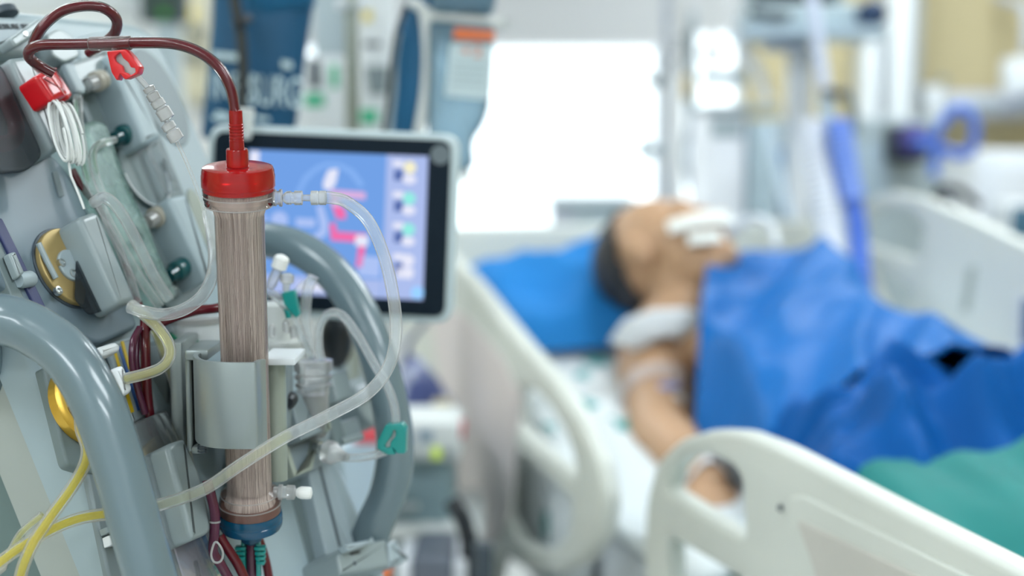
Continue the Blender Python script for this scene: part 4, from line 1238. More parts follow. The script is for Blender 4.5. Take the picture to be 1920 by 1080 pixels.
wtext('INFU', 396, 186, B1, 0.034, 50, M_print, inf1, 1.75, sx=0.52)
wtext('SURG', 464, 196, B1, 0.034, 58, M_print, inf1, 1.75, sx=0.50, rot=-0.06)
for (x0, y0, x1, y1) in [(398, 96, 446, 110), (528, 112, 548, 126), (405, 208, 430, 218), (478, 216, 505, 224), (398, 216, 440, 224)]:
    MB().plate(B1, rounded(B1.poly([(x0, y0), (x1, y0 + 5), (x1, y1 + 4), (x0, y1)], 0.034), 0.001), 0.030, 0.0346, 0.0).build('small_print', M_print, inf1)
tag(MB().tube([pt(x, y, 1.715) for x, y in [(432, -80), (440, 0), (447, 40), (452, 60), (456, 120), (454, 200), (456, 230)]], 0.0065, 10).build('black_tube', plastic('black_rubber', (0.025, 0.03, 0.03), 0.5)), 'black rubber tube hanging over the left pressure bag', 'tube')
tag(MB().tube([pt(x, y, 1.70) for x, y in [(452, 34), (458, 46)]], 0.012, 12).build('tube_valve', M_black), 'black valve knob on the rubber tube of the pressure bag', 'valve')

B2 = Plane(pt(820, 150, 1.80), Vector((1, 0.1, 0)), (0, 0, 1))
inf2 = thing('pressure_infuser', 'blue fabric pressure sleeve around the clear fluid bag, right of the pole', 'pressure bag', pt(790, 300, 1.8))
pillow_bag(B2, [(746, 60), (762, 8), (800, -150), (950, -150), (930, 20), (905, 40), (800, 30), (796, 240), (775, 270), (735, 270)], 0.022, 'sleeve_body', M_bluefab, inf2, -0.028)
MB().tube(spline([B2.at(x, y, 0.004) for x, y in [(766, 2), (790, 14), (799, 45), (803, 110), (798, 180), (786, 250)]], 5), 0.0075, 10).build('piping', M_offw, inf2)
MB().tube(spline([B2.at(x, y, 0.006) for x, y in [(800, 26), (840, 32), (880, 38), (944, 44)]], 5), 0.0075, 10).build('piping', M_offw, inf2)
MB().tube(spline([B2.at(x, y, 0.004) for x, y in [(762, 10), (745, 60), (735, 130), (728, 200), (718, 260)]], 5), 0.0035, 10).build('black_strap', M_black, inf2)
MB().tube(spline([B2.at(x, y, 0.000) for x, y in [(748, 60), (740, 110), (738, 170), (728, 250)]], 5), 0.004, 10).build('side_seam', M_lgrey, inf2)
M_fluid = clear('saline_bag_film', (0.72, 0.86, 0.93), 0.66, (0.26, 0.42, 0.53), rough=0.15, noise_amt=0.05, scale=20)
sal = thing('saline_bag', 'clear fluid bag with orange label bar beside the bright window', 'fluid bag', pt(860, 330, 1.8))
pillow_bag(B2, [(803, 40), (926, 46), (922, 120), (916, 205), (905, 235), (886, 262), (884, 290), (888, 308), (868, 328), (830, 322), (800, 270)], 0.020, 'bag_film', M_fluid, sal, 0.012)
pillow_bag(B2, [(815, -60), (925, -60), (922, 30), (806, 26)], 0.016, 'bag_top', M_fluid, sal, 0.012)
M_lbl = plastic('bag_label_white', (0.55, 0.66, 0.70), 0.6)
M_or = plastic('label_orange', (0.72, 0.17, 0.05), 0.5)
MB().plate(B2, rounded(B2.poly([(844, 80), (924, 84), (916, 188), (834, 180)], 0.034), 0.002), 0.031, 0.0345, 0.0005).build('paper_label', M_lbl, sal)
MB().plate(B2, rounded(B2.poly([(852, 52), (928, 58), (926, 76), (850, 74)], 0.034), 0.001), 0.031, 0.0348, 0.0005).build('orange_bar', M_or, sal)
wtext('+2', 862, 106, B2, 0.0352, 22, M_or, sal, 1.77, sx=1.3)
for k in range(4):
    MB().plate(B2, B2.poly([(850 - k, 118 + k * 12), (912 - k, 122 + k * 12), (912 - k, 125 + k * 12), (850 - k, 121 + k * 12)], 0.035), 0.0345, 0.0349, 0.0).build('small_print', M_lgrey, sal, smooth=False)
MB().lathe(pt(872, 345, 1.79), (0, 0, 1), [(0, 0.004), (0.01, 0.006), (0.02, 0.006)], 14).build('outlet_port', M_offw, sal)
tag(MB().tube([pt(x, y, 1.80) for x, y in [(905, 50), (940, 47), (958, 44)]], 0.003, 8).build('hanger_pin', M_steel), 'thin steel pin sticking out beside the fluid bag top', 'pin')


def pump(name, label, x0, x1, y0, y1, Y, screens, greens, extra=None, group='infusion pumps on the pole'):
    a, b = pt(x0, y1, Y), pt(x1, y0, Y)
    t_ = thing(name, label, 'infusion pump', ((a.x + b.x) / 2, Y, a.z), group)
    MB().abox(a.x, b.x, Y, Y + 0.10, a.z, b.z).build('pump_case', M_white, t_, bevel=0.006)
    for q, mt, nm in [(screens, M_dark, 'display'), (greens, plastic('green_key', (0.03, 0.42, 0.22), 0.5), 'green_key')]:
        for (u0, v0, u1, v1) in q:
            c0, c1 = pt(u0, v1, Y), pt(u1, v0, Y)
            MB().abox(c0.x, c1.x, Y - 0.003, Y + 0.001, c0.z, c1.z).build(nm, mt, t_, bevel=0.001)
    return t_


pump('infusion_pump', 'white infusion pump with dark display and green keys beside the blue bag', 552, 646, 104, 250, 2.35, [(580, 112, 600, 165)], [(620, 122, 634, 165), (572, 176, 608, 200)])
pump('infusion_pump', 'white infusion pump with grey display right of the steel pole', 672, 734, -40, 250, 2.35, [(682, 78, 714, 88)], [(676, 206, 708, 232)])
o = pt(700, 150, 2.35)
MB().plate(Plane(pt(704, 150, 2.347), (1, 0, 0), (0, 0, 1)), rounded(Plane(pt(704, 150, 2.347), (1, 0, 0), (0, 0, 1)).poly([(684, 124), (728, 124), (724, 176), (692, 178)]), 0.004), -0.002, 0.003, 0.001).build('grey_screen', M_grey, bpy.data.objects['infusion_pump.001'])
MB().abox(pt(680, 40, 2.345).x, pt(696, 20, 2.345).x, 2.344, 2.351, pt(680, 40, 2.345).z, pt(696, 20, 2.345).z).build('yellow_label', plastic('yellow_label', (0.8, 0.65, 0.15), 0.6), bpy.data.objects['infusion_pump.001'], bevel=0.001)
prk = thing('pump_rack', 'grey rack post carrying the white infusion pumps', 'rack', (pt(655, 250, 2.5).x, 2.62, 0))
px_ = pt(655, 250, 2.5).x
MB().abox(px_ - 0.06, px_ + 0.06, 2.50, 2.56, 0, 1.9).build('rack_post', M_lgrey, prk, bevel=0.004)
MB().abox(px_ - 0.2, px_ + 0.2, 2.46, 2.8, 0.0, 0.05).build('rack_base', M_grey, prk, bevel=0.01)
MB().abox(px_ - 0.10, px_ + 0.10, 2.36, 2.51, 1.335, 1.35).build('rack_shelf', M_grey, prk, bevel=0.002)

# ================================================================== things at the far left
Y = 3.6
wm = thing('wall_monitor', 'dark wall monitor with green trace above the machine top', 'monitor', pt(302, 40, Y))
a, b = pt(262, 42, Y), pt(344, -70, Y)
MB().abox(a.x, b.x, Y, Y + 0.06, a.z, b.z).build('monitor_case', M_dark, wm, bevel=0.004)
c0, c1 = pt(270, 36, Y), pt(336, -62, Y)
s_ = MB().abox(c0.x, c1.x, Y - 0.003, Y, c0.z, c1.z).build('screen', plastic('dim_screen', (0.02, 0.05, 0.04), 0.2), wm)
MB().abox(pt(300, 34, Y).x, pt(316, 20, Y).x, Y - 0.005, Y - 0.003, pt(300, 34, Y).z, pt(316, 18, Y).z).build('green_trace', glow('trace_green', (0.05, 0.30, 0.04), 0.8), s_)
MB().abox(pt(290, 130, Y).x, pt(330, 100, Y).x, Y + 0.01, Y + 0.08, 0.0, a.z).build('monitor_post', M_lgrey, wm)
MB().abox(pt(260, 130, Y).x, pt(360, 100, Y).x, Y - 0.1, Y + 0.2, 0.0, 0.04).build('stand_base', M_lgrey, wm)
cur = thing('privacy_curtain', 'pale green curtain hanging in narrow folds at the far left', 'curtain', (pt(238, 60, 4.6).x, 4.6, 0.3))
vs, fs = [], []
x0c, x1c = pt(228, 0, 4.6).x, pt(256, 0, 4.6).x
for i in range(25):
    xx = x0c + (x1c - x0c) * i / 24
    yy = 4.6 + 0.02 * math.sin(i * 1.2)
    vs += [Vector((xx, yy, 0.3)), Vector((xx, yy, 2.5))]
for i in range(24): fs.append((2 * i, 2 * i + 2, 2 * i + 3, 2 * i + 1))
MB().add(vs, fs).build('curtain_cloth', plastic('green_curtain', (0.22, 0.50, 0.42), 0.8), cur)
MB().tube([(x0c - 0.8, 4.6, 2.52), (x1c + 0.8, 4.6, 2.52)], 0.012, 10).build('curtain_rail', M_steel, cur)
cab = thing('white_cabinet', 'long white wall cabinet behind the machine top', 'cabinet', (pt(90, 45, 4.0).x, 4.0, 1.2))
a, b = pt(-260, 90, 4.0), pt(222, 6, 4.0)
MB().abox(a.x, b.x, 4.0, 4.35, 0.0, b.z).build('cabinet_body', M_offw, cab, bevel=0.004)
MB().abox(a.x - 0.01, b.x + 0.02, 3.98, 4.36, b.z, b.z + 0.03).build('cabinet_top', M_white, cab, bevel=0.004)
for k in range(3):
    u0 = a.x + (b.x - a.x) * k / 3 + 0.01; u1 = a.x + (b.x - a.x) * (k + 1) / 3 - 0.01
    d_ = MB().abox(u0, u1, 3.985, 4.0, 0.1, b.z - 0.02).build('door', M_offw, cab, bevel=0.003)
    MB().tube([(u1 - 0.04, 3.97, 0.9), (u1 - 0.04, 3.97, 1.05)], 0.005, 8).build('handle', M_steel, d_)
sock = thing('wall_sockets', 'beige wall panel with dark gas outlets beside the blue bag', 'outlet panel', pt(365, 160, 5.0))
a, b = pt(346, 190, 5.15), pt(384, -60, 5.15)
MB().abox(a.x, b.x, 5.13, 5.2, a.z, b.z).build('panel', plastic('beige_panel', (0.62, 0.58, 0.42), 0.6), sock, bevel=0.004)
for y in (62, 106):
    MB().lathe(pt(364, y, 5.13), (0, -1, 0), [(0, 0.026), (0.02, 0.024), (0.03, 0.012)], 18).build('outlet', M_dark, sock)
MB().abox(pt(350, 36, 5.12).x, pt(366, 16, 5.12).x, 5.12, 5.132, pt(350, 36, 5.12).z, pt(366, 16, 5.12).z).build('yellow_label', MATS['yellow_label'], sock)

# ================================================================== hospital bed
BO = Vector((0.10, 2.0, 0))
bh = Vector((0.2873, -0.9578, 0)); blt = Vector((0.9578, 0.2873, 0))


def bed(s, t, z): return BO + bh * s + blt * t + Vector((0, 0, z))


def mz(s): return 0.81 + max(0.0, -0.05 - s) * math.tan(math.radians(14.5))


M_bedp = plastic('bed_plastic', (0.69, 0.715, 0.66), 0.4, var=0.02, coat=0.15)
M_bedpink = plastic('bed_panel_beige', (0.74, 0.67, 0.66), 0.5, var=0.02)
M_bedfr = plastic('bed_frame_grey', (0.40, 0.42, 0.43), 0.5)
RL = Plane(BO, bh, (0, 0, 1))
RF = Plane(BO + blt * 0.99, bh, (0, 0, 1))
hbed = thing('hospital_bed', 'cream hospital bed with moulded side rails, right half of the scene', 'bed', bed(0.3, 0.5, 0))
# frame
MB().box(bed(0.15, 0.5, 0.56), bh * 1.05, blt * 0.40, (0, 0, 0.04)).build('bed_frame', M_bedfr, hbed, bevel=0.01)
MB().box(bed(0.15, 0.5, 0.14), bh * 0.85, blt * 0.30, (0, 0, 0.05)).build('base_frame', M_bedfr, hbed, bevel=0.01)
for s in (-0.45, 0.75):
    MB().box(bed(s, 0.5, 0.35), bh * 0.06, blt * 0.12, (0, 0, 0.20)).build('lift_column', M_bedfr, hbed, bevel=0.005)
for s in (-0.6, 0.9):
    for t in (0.24, 0.76):
        MB().lathe(bed(s, t - 0.02, 0.065), blt, [(0, 0.055), (0.005, 0.065), (0.035, 0.065), (0.04, 0.055)], 20).build('castor', M_dark, hbed)
        MB().tube([bed(s, t, 0.065), bed(s, t, 0.15)], 0.02, 10).build('castor_fork', M_bedfr, hbed)
MB().box(bed(-1.02, 0.5, 0.85), bh * 0.025, blt * 0.44, (0, 0, 0.30)).build('headboard', M_bedp, hbed, bevel=0.02)
MB().box(bed(1.30, 0.5, 0.75), bh * 0.025, blt * 0.44, (0, 0, 0.26)).build('footboard', M_bedp, hbed, bevel=0.02)
th = 0.015


def rail(plane, px, holes, nm='side_rail', r=0.02, hr=0.012, mat=M_bedp, bev=0.016, th=th):
    return plate_holes(nm, plane, rounded(plane.poly(px), r, 5), [rounded(plane.poly(h), hr, 4) for h in holes], -th, th, bev, mat, hbed, res=4)


r1 = rail(RL, [(1236, 1500), (1226, 1010), (1232, 925), (1252, 862), (1294, 822), (1350, 804), (1405, 806), (1480, 834), (1570, 880), (1700, 946), (1930, 1060), (2150, 1170), (2150, 1500)],
          [[(1264, 914), (1274, 880), (1302, 854), (1348, 849), (1392, 872), (1412, 896), (1419, 1006)], [(1268, 1002), (1417, 1088), (1417, 1300), (1272, 1300)]], bev=0.0095)
MB().plate(RL, rounded(RL.poly([(1452, 950), (1458, 934), (1482, 930), (1930, 1150), (1930, 1300), (1560, 1300)], 0.03), 0.008), 0.011, 0.019, 0.003).build('rail_panel', M_bedp, r1)
MB().lathe(RL.at(1464, 952, 0.019), RL.n, [(0, 0.004), (0.002, 0.0035), (0.001, 0.0015)], 14).build('screw', M_dark, r1)
MB().plate(RL, rounded(RL.poly([(1470, 975), (1940, 1200), (1940, 1320), (1570, 1320), (1500, 1060)], 0.034), 0.010), 0.019, 0.022, 0.002).build('rail_inlay', plastic('rail_inlay', (0.60, 0.58, 0.53), 0.5), r1)
r2 = rail(RL, [(780, 415), (838, 464), (900, 528), (980, 628), (1050, 708), (1104, 786), (1140, 866), (1153, 940), (1140, 1010), (1106, 1056), (1054, 1076), (990, 1064), (948, 1034), (930, 1110), (850, 1130), (800, 900), (770, 600)],
          [[(984, 728), (1014, 730), (1046, 762), (1078, 816), (1094, 866), (1097, 893), (976, 792)], [(964, 826), (1088, 938), (1084, 988), (1062, 1022), (1022, 1032), (978, 1006), (954, 958)]], bev=0.0115)
MB().plate(RL, rounded(RL.poly([(790, 560), (860, 590), (930, 672), (958, 740), (945, 900), (925, 1010), (860, 1040)], 0.029), 0.02), 0.009, 0.018, 0.005).build('rail_panel', M_bedpink, r2)
r3 = rail(RF, [(1606, 470), (1610, 410), (1636, 372), (1680, 358), (1740, 370), (1830, 408), (1930, 455), (2100, 530), (2100, 900), (1800, 760), (1700, 700), (1640, 610)],
          [[(1612, 452), (1628, 408), (1664, 388), (1712, 392), (1742, 424), (1730, 488)], [(1630, 496), (1720, 542), (1706, 596), (1664, 580)]], bev=0.009, th=0.013)
MB().plate(RF, rounded(RF.poly([(1815, 500), (1832, 500), (1818, 586), (1802, 584)], 0.013), 0.006), 0.010, 0.0135, 0.0).build('rail_slot', plastic('slot_olive', (0.40, 0.44, 0.38), 0.5), r3)
# control panel with a blue face on the inner side of the far rail
MB().plate(RF, rounded(RF.poly([(1900, 545), (1990, 570), (1990, 690), (1894, 655)], 0.03), 0.01), 0.012, 0.026, 0.002).build('control_panel', M_offw, r3)
MB().plate(RF, rounded(RF.poly([(1912, 560), (1990, 582), (1990, 670), (1908, 642)], 0.036), 0.006), 0.024, 0.029, 0.001).build('control_face', plastic('control_blue', (0.01, 0.06, 0.22), 0.4), r3)

# mattress, bent at the hips
M_matt = plastic('mattress_cover', (0.66, 0.70, 0.74), 0.6)


def sheet_mat():
    m = bpy.data.materials.new('printed_sheet')
    nt, out = nodes_of(m)
    p = nt.nodes.new('ShaderNodeBsdfPrincipled'); p.inputs['Roughness'].default_value = 0.8
    tc = nt.nodes.new('ShaderNodeTexCoord')
    vo = nt.nodes.new('ShaderNodeTexVoronoi'); vo.inputs['Scale'].default_value = 9.0
    nz = nt.nodes.new('ShaderNodeTexNoise'); nz.inputs['Scale'].default_value = 34.0
    ad = nt.nodes.new('ShaderNodeMath'); ad.operation = 'MULTIPLY_ADD'; ad.inputs[1].default_value = 0.55; ad.inputs[2].default_value = -0.27
    s2 = nt.nodes.new('ShaderNodeMath'); s2.operation = 'ADD'
    cr = nt.nodes.new('ShaderNodeValToRGB')
    cr.color_ramp.interpolation = 'CONSTANT'
    cr.color_ramp.elements[0].position = 0.0; cr.color_ramp.elements[0].color = (0.06, 0.38, 0.38, 1)
    cr.color_ramp.elements[1].position = 0.26; cr.color_ramp.elements[1].color = (0.78, 0.83, 0.85, 1)
    nt.links.new(tc.outputs['Object'], vo.inputs['Vector']); nt.links.new(tc.outputs['Object'], nz.inputs['Vector'])
    nt.links.new(nz.outputs['Fac'], ad.inputs[0]); nt.links.new(vo.outputs['Distance'], s2.inputs[0]); nt.links.new(ad.outputs[0], s2.inputs[1])
    nt.links.new(s2.outputs[0], cr.inputs[0]); nt.links.new(cr.outputs[0], p.inputs['Base Color'])
    nt.links.new(p.outputs[0], out.inputs['Surface'])
    return m


def slab(name, s0, s1, t0, t1, top, thick, mat, parent=None, wob=0.0, ns=60, nt_=24, edge=0.02):
    vs, fs = [], []
    for i in range(ns + 1):
        s = s0 + (s1 - s0) * i / ns
        row = []
        for j in range(nt_ + 1):
            u = j / nt_
            t = t0 + (t1 - t0) * u
            e = min(u, 1 - u) * (t1 - t0)
            z = mz(s) + top - (edge * (1 - min(1, e / 0.04)) ** 2)
            z += wob * noise.noise(Vector((s * 6, t * 6, 1.7))) + wob * 0.5 * noise.noise(Vector((s * 17, t * 17, 4)))
            row.append(bed(s, t, z))
        vs += row
    n1 = nt_ + 1
    top_n = len(vs)
    for i in range(ns + 1):
        s = s0 + (s1 - s0) * i / ns
        for j in range(nt_ + 1):
            t = t0 + (t1 - t0) * j / nt_
            vs.append(bed(s, t, mz(s) + top - thick))
    for i in range(ns):
        for j in range(nt_):
            a = i * n1 + j
            fs.append((a, a + 1, a + n1 + 1, a + n1)); b = top_n + a
            fs.append((b, b + n1, b + n1 + 1, b + 1))
        for j in (0, nt_):
            a = i * n1 + j; b = top_n + a
            fs.append((a, a + n1, b + n1, b))
    for i in (0, ns):
        for j in range(nt_):
            a = i * n1 + j; b = top_n + a
            fs.append((a, b, b + 1, a + 1))
    return MB().add(vs, fs).build(name, mat, parent, angle=60)


tag(slab('mattress', -0.95, 1.25, 0.06, 0.94, -0.045, 0.15, M_matt), 'thick white mattress on the hospital bed', 'mattress')
tag(slab('bed_sheet', -0.93, 0.55, 0.045, 0.93, 0.0, 0.040, sheet_mat(), wob=0.012), 'white padded sheet printed with teal marks under the patient', 'sheet')

dv, df = [], []
for i in range(61):
    s = -0.93 + 0.86 * i / 60
    for j in range(9):
        z = (mz(s) - 0.03) + (0.60 - (mz(s) - 0.03)) * j / 8
        dv.append(bed(s, 0.048 - 0.010 * j / 8 + 0.006 * math.sin(s * 34) * j / 8, z))
for i in range(60):
    for j in range(8):
        a = i * 9 + j
        df.append((a, a + 1, a + 10, a + 9))
sheet_o = bpy.data.objects['bed_sheet']
MB().add(dv, df).build('sheet_drape', sheet_o.data.materials[0], sheet_o)

# blue pillow
M_bluec = plastic('blue_cotton', (0.02, 0.205, 0.55), 0.75, var=0.12, scale=10, bump=0.2)
M_bluec.node_tree.nodes['Principled BSDF'].inputs['Specular IOR Level'].default_value = 0.15
pw = thing('pillow', 'rumpled blue pillow under the head of the patient', 'pillow', bed(-0.72, 0.36, mz(-0.72)))
vs, fs = [], []
NU, NV = 40, 28
cb = math.radians(14.5)
for side in (1, -1):
    base = len(vs)
    for i in range(NU + 1):
        for j in range(NV + 1):
            u, v = i / NU * 2 - 1, j / NV * 2 - 1
            t = 0.37 + 0.315 * u * (1 - 0.06 * (1 - abs(v)) ** 2)
            s = -0.735 + 0.200 * v * (1 - 0.08 * (1 - abs(u)) ** 2)
            prof_ = max(0.0, (1 - abs(u) ** 3.2)) ** 0.55 * max(0.0, (1 - abs(v) ** 3.2)) ** 0.55
            dent = 0.055 * math.exp(-((t - 0.44) / 0.13) ** 2 - ((s + 0.67) / 0.13) ** 2)
            fold = 0.040 * noise.noise(Vector((t * 8, s * 8, 2.2 + side))) - 0.022 * abs(noise.noise(Vector((t * 7 - s * 9, s * 6, 7.7)))) + 0.022 * noise.noise(Vector((t * 16 + s * 12, s * 5, 0.4)))
            fold += 0.020 * (1 - abs(noise.noise(Vector((t * 4 + s * 3, s * 5 - t * 2, 3.1)))) * 4)
            h = 0.090 * prof_ + (fold - dent) * prof_ if side == 1 else -0.015 * prof_
            vs.append(bed(s, t, mz(s) + 0.018 + h))
    for i in range(NU):
        for j in range(NV):
            a = base + i * (NV + 1) + j
            f_ = (a, a + 1, a + NV + 2, a + NV + 1)
            fs.append(f_ if side == 1 else f_[::-1])
MB().add(vs, fs).build('pillow_case', M_bluec, pw, angle=80)


# covers over the patient
def cover(name, label, cat, s0, s1, t0, t1, hfun, mat, ns=90, nt_=70, thick=0.006, t0f=None):
    vs, fs = [], []
    for layer in (0, 1):
        for i in range(ns + 1):
            u = i / ns
            for j in range(nt_ + 1):
                v = j / nt_
                s = s0(v) + (s1(v) - s0(v)) * u if callable(s0) else s0 + (s1 - s0) * u
                ta = t0f(u) if t0f else t0
                t = ta + (t1 - ta) * v
                z = hfun(s, t, u, v)
                vs.append(bed(s, t, mz(s) + z - layer * thick))
    n1 = nt_ + 1; N0 = (ns + 1) * n1
    for i in range(ns):
        for j in range(nt_):
            a = i * n1 + j
            fs.append((a, a + 1, a + n1 + 1, a + n1)); b = N0 + a
            fs.append((b, b + n1, b + n1 + 1, b + 1))
    for i in range(ns):
        for j in (0, nt_):
            a = i * n1 + j; fs.append((a, a + n1, N0 + a + n1, N0 + a))
    for j in range(nt_):
        for i in (0, ns):
            a = i * n1 + j; fs.append((a, N0 + a, N0 + a + 1, a + 1))
    return tag(MB().add(vs, fs).build(name, mat, angle=80), label, cat)


def ridge(x, y, z=0.0, k=1.0):
    v = noise.noise(Vector((x, y, z)))
    return 1 - abs(v) * 2


def dome(t, c, w, h, p=2.0):
    d = abs(t - c) / w
    return h * max(0.0, 1 - d ** p) ** 0.62 if d < 1 else 0.0


def gown_h(s, t, u, v):
    # torso: shoulders at s -0.58, chest highest near -0.40, belly to 0.05
    hh = 0.215 + 0.02 * math.sin((s + 0.5) * 5)
    if s < -0.44: hh -= (-0.44 - s) * 0.45
    z = dome(t, 0.49, 0.275, hh, 2.2)
    f1 = ridge(s * 3.0 + t * 5.5, t * 2.2 - s * 1.2, 0.7) * 0.045
    f2 = ridge(s * 6 + t * 7, t * 3 - s * 3, 3.3) * 0.022
    big = 0.040 * math.sin((t * 1.5 + s * 1.0) * 15 + 1.5 * noise.noise(Vector((s * 3, t * 3, 9)))) * max(0.2, 1 - u * 1.2) * min(1, 0.25 + u * 4)
    arch = 0.012 * math.exp(-((s - 0.22) / 0.06) ** 2) * math.exp(-((t - 0.50) / 0.10) ** 2)
    return max(0.012, dome(t, 0.47, 0.2, 0.172), z + (f1 + f2 + big - 0.024) * min(1, z / 0.06) + arch)


M_gown = plastic('blue_gown_cloth', (0.002, 0.125, 0.42), 0.5, var=0.10, scale=9, bump=0.1)
M_gown.node_tree.nodes['Principled BSDF'].inputs['Specular IOR Level'].default_value = 0.18
cover('hospital_gown', 'bright blue cloth gown draped over the patient chest and belly', 'gown', lambda v: -0.545 + 0.13 * (1 - v) ** 1.5, lambda v: 0.17 - 0.06 * (1 - v), 0.235, 0.80, gown_h, M_gown, t0f=lambda u: 0.385 - 0.15 * min(1, u / 0.55))


def bunch_h(s, t, u, v):
    e = min(1, u / 0.16, (1 - u) / 0.30) ** 0.6 if 0 < u < 1 else 0
    z = max(dome(t, 0.49, 0.42, 0.195, 3.0) * min(1, 0.45 + v * 7), 0.0) * (0.60 + 0.40 * e)
    f1 = ridge(s * 6 + t * 2.5, t * 6 - s * 2, 5.1) * 0.062
    f2 = ridge(s * 14 - t * 5, t * 11, 2.9) * 0.024
    f3 = 0.022 * math.sin(t * 26 + s * 22 + 4 * noise.noise(Vector((s * 5, t * 5, 0))))
    return max(0.01, z + (f1 + f2 + f3 - 0.045) * min(1, z / 0.05))


M_bunch = plastic('royal_blue_cloth', (0.0, 0.088, 0.34), 0.6, var=0.12, scale=9, bump=0.1)
M_bunch.node_tree.nodes['Principled BSDF'].inputs['Specular IOR Level'].default_value = 0.15
cover('blanket', 'crumpled royal blue blanket bunched over the patient lap', 'blanket', lambda v: 0.035 + 0.10 * min(v, 0.4) - 0.03 * v + 0.015 * math.sin(v * 17), lambda v: 0.46 - 0.02 * v + 0.012 * math.sin(v * 9), 0.10, 0.90, bunch_h, M_bunch, t0f=lambda u: 0.235 - 0.12 * max(0, min(1, (u - 0.35) / 0.5)))


def teal_h(s, t, u, v):
    z = dome(t, 0.48, 0.44, 0.160, 3.4) * min(1, 0.45 + u * 7)
    f1 = ridge(s * 2.5 + t * 8, t * 2 + s * 1.5, 8.8) * 0.03
    f2 = 0.009 * math.sin((t * 1.0 + s * 0.25) * 62 + 2 * noise.noise(Vector((s * 4, t * 4, 5))))
    return max(0.01, z + (f1 + f2 - 0.02) * min(1, z / 0.05))


cover('blanket', 'teal green blanket folded over the patient legs behind the near rail', 'blanket', lambda v: 0.33 + 0.06 * min(1, v / 0.35), lambda v: 1.20, 0.06, 0.94, teal_h, plastic('teal_blanket', (0.0, 0.20, 0.19), 0.7, var=0.12, scale=8, bump=0.15))

# ================================================================== the patient
al = math.radians(30)
C0 = (-bh * math.cos(al) + Vector((0, 0, 1)) * math.sin(al) - blt * 0.22).normalized()
F0 = (bh * math.sin(al) + Vector((0, 0, 1)) * math.cos(al))
Fd = (F0 * 0.80 + blt * 0.60)
Fd = (Fd - C0 * Fd.dot(C0)).normalized()
Sd = C0.cross(Fd).normalized()      # one ear side
HC = pt(1243, 484, 2.62)
HK = 1.14
if Sd.dot(CAMLOC - HC) < 0: Sd = -Sd   # the ear that shows


def hp(f, c, s): return HC + (Fd * f + C0 * c + Sd * s) * HK


person = thing('person', 'patient lying on the bed, eyes closed, head tipped back on the blue pillow', 'person', bed(-0.3, 0.45, mz(-0.3)))
bd = MB()


HA = (Fd, C0, Sd)


def ell(c, r, axes):
    """ellipsoid with its own axes"""
    n0 = len(bd.v)
    if axes is HA: r = [q * HK for q in r]
    bd.ball((0, 0, 0), 1.0, 20, 14)
    for i in range(n0, len(bd.v)):
        v = bd.v[i]
        bd.v[i] = Vector(c) + axes[0] * v.x * r[0] + axes[1] * v.y * r[1] + axes[2] * v.z * r[2]


def limb(pts_, rs, per=5):
    P = spline(pts_, per)
    R = []
    for i in range(len(P)):
        f = i / per
        k = min(int(f), len(rs) - 2)
        R.append(rs[k] + (rs[k + 1] - rs[k]) * (f - k))
    bd.tube(P, R, 14)
    bd.ball(P[0], R[0], 12, 8); bd.ball(P[-1], R[-1], 12, 8)


ell(hp(-0.012, 0.030, 0), (0.098, 0.088, 0.076), HA)          # skull
ell(hp(0.030, -0.020, 0), (0.066, 0.098, 0.062), HA)          # face
ell(hp(0.042, -0.088, 0), (0.044, 0.032, 0.040), HA)          # jaw and chin
ell(hp(0.078, -0.098, 0), (0.018, 0.018, 0.022), HA)
ell(hp(0.086, 0.020, 0), (0.014, 0.016, 0.050), HA)           # brow
ell(hp(0.098, -0.016, 0), (0.014, 0.030, 0.012), HA)          # nose bridge
ell(hp(0.112, -0.036, 0), (0.015, 0.014, 0.016), HA)          # nose tip
for s in (-1, 1):
    ell(hp(0.070, -0.030, s * 0.040), (0.022, 0.026, 0.020), HA)   # cheek
    ell(hp(0.080, 0.002, s * 0.030), (0.010, 0.009, 0.015), HA)    # closed eyelid
    ell(hp(-0.012, -0.012, s * 0.074), (0.020, 0.034, 0.010), HA)  # ear
    ell(hp(-0.016, 0.000, s * 0.080), (0.014, 0.022, 0.009), HA)
ell(hp(0.092, -0.060, 0), (0.014, 0.008, 0.022), HA)          # lips
ell(hp(0.090, -0.074, 0), (0.013, 0.008, 0.020), HA)
neck0 = hp(-0.015, -0.06, 0)
chest = bed(-0.44, 0.47, mz(-0.44) + 0.085)
limb([neck0, (neck0 + chest) / 2 + Vector((0, 0, 0.015)), chest], [0.058, 0.060, 0.072])
T3 = (bh, blt, Vector((0, 0, 1)))
ell(bed(-0.40, 0.47, mz(-0.40) + 0.075), (0.20, 0.175, 0.085), T3)
ell(bed(-0.15, 0.48, mz(-0.15) + 0.075), (0.24, 0.165, 0.085), T3)
ell(bed(0.08, 0.48, mz(0.08) + 0.072), (0.15, 0.18, 0.082), T3)
for s in (-1, 1):
    limb([bed(0.08, 0.48 + s * 0.09, 0.882), bed(0.55, 0.48 + s * 0.11, 0.870), bed(0.98, 0.48 + s * 0.12, 0.85)], [0.078, 0.056, 0.038])
    ell(bed(1.02, 0.48 + s * 0.12, 0.88), (0.04, 0.045, 0.07), T3)
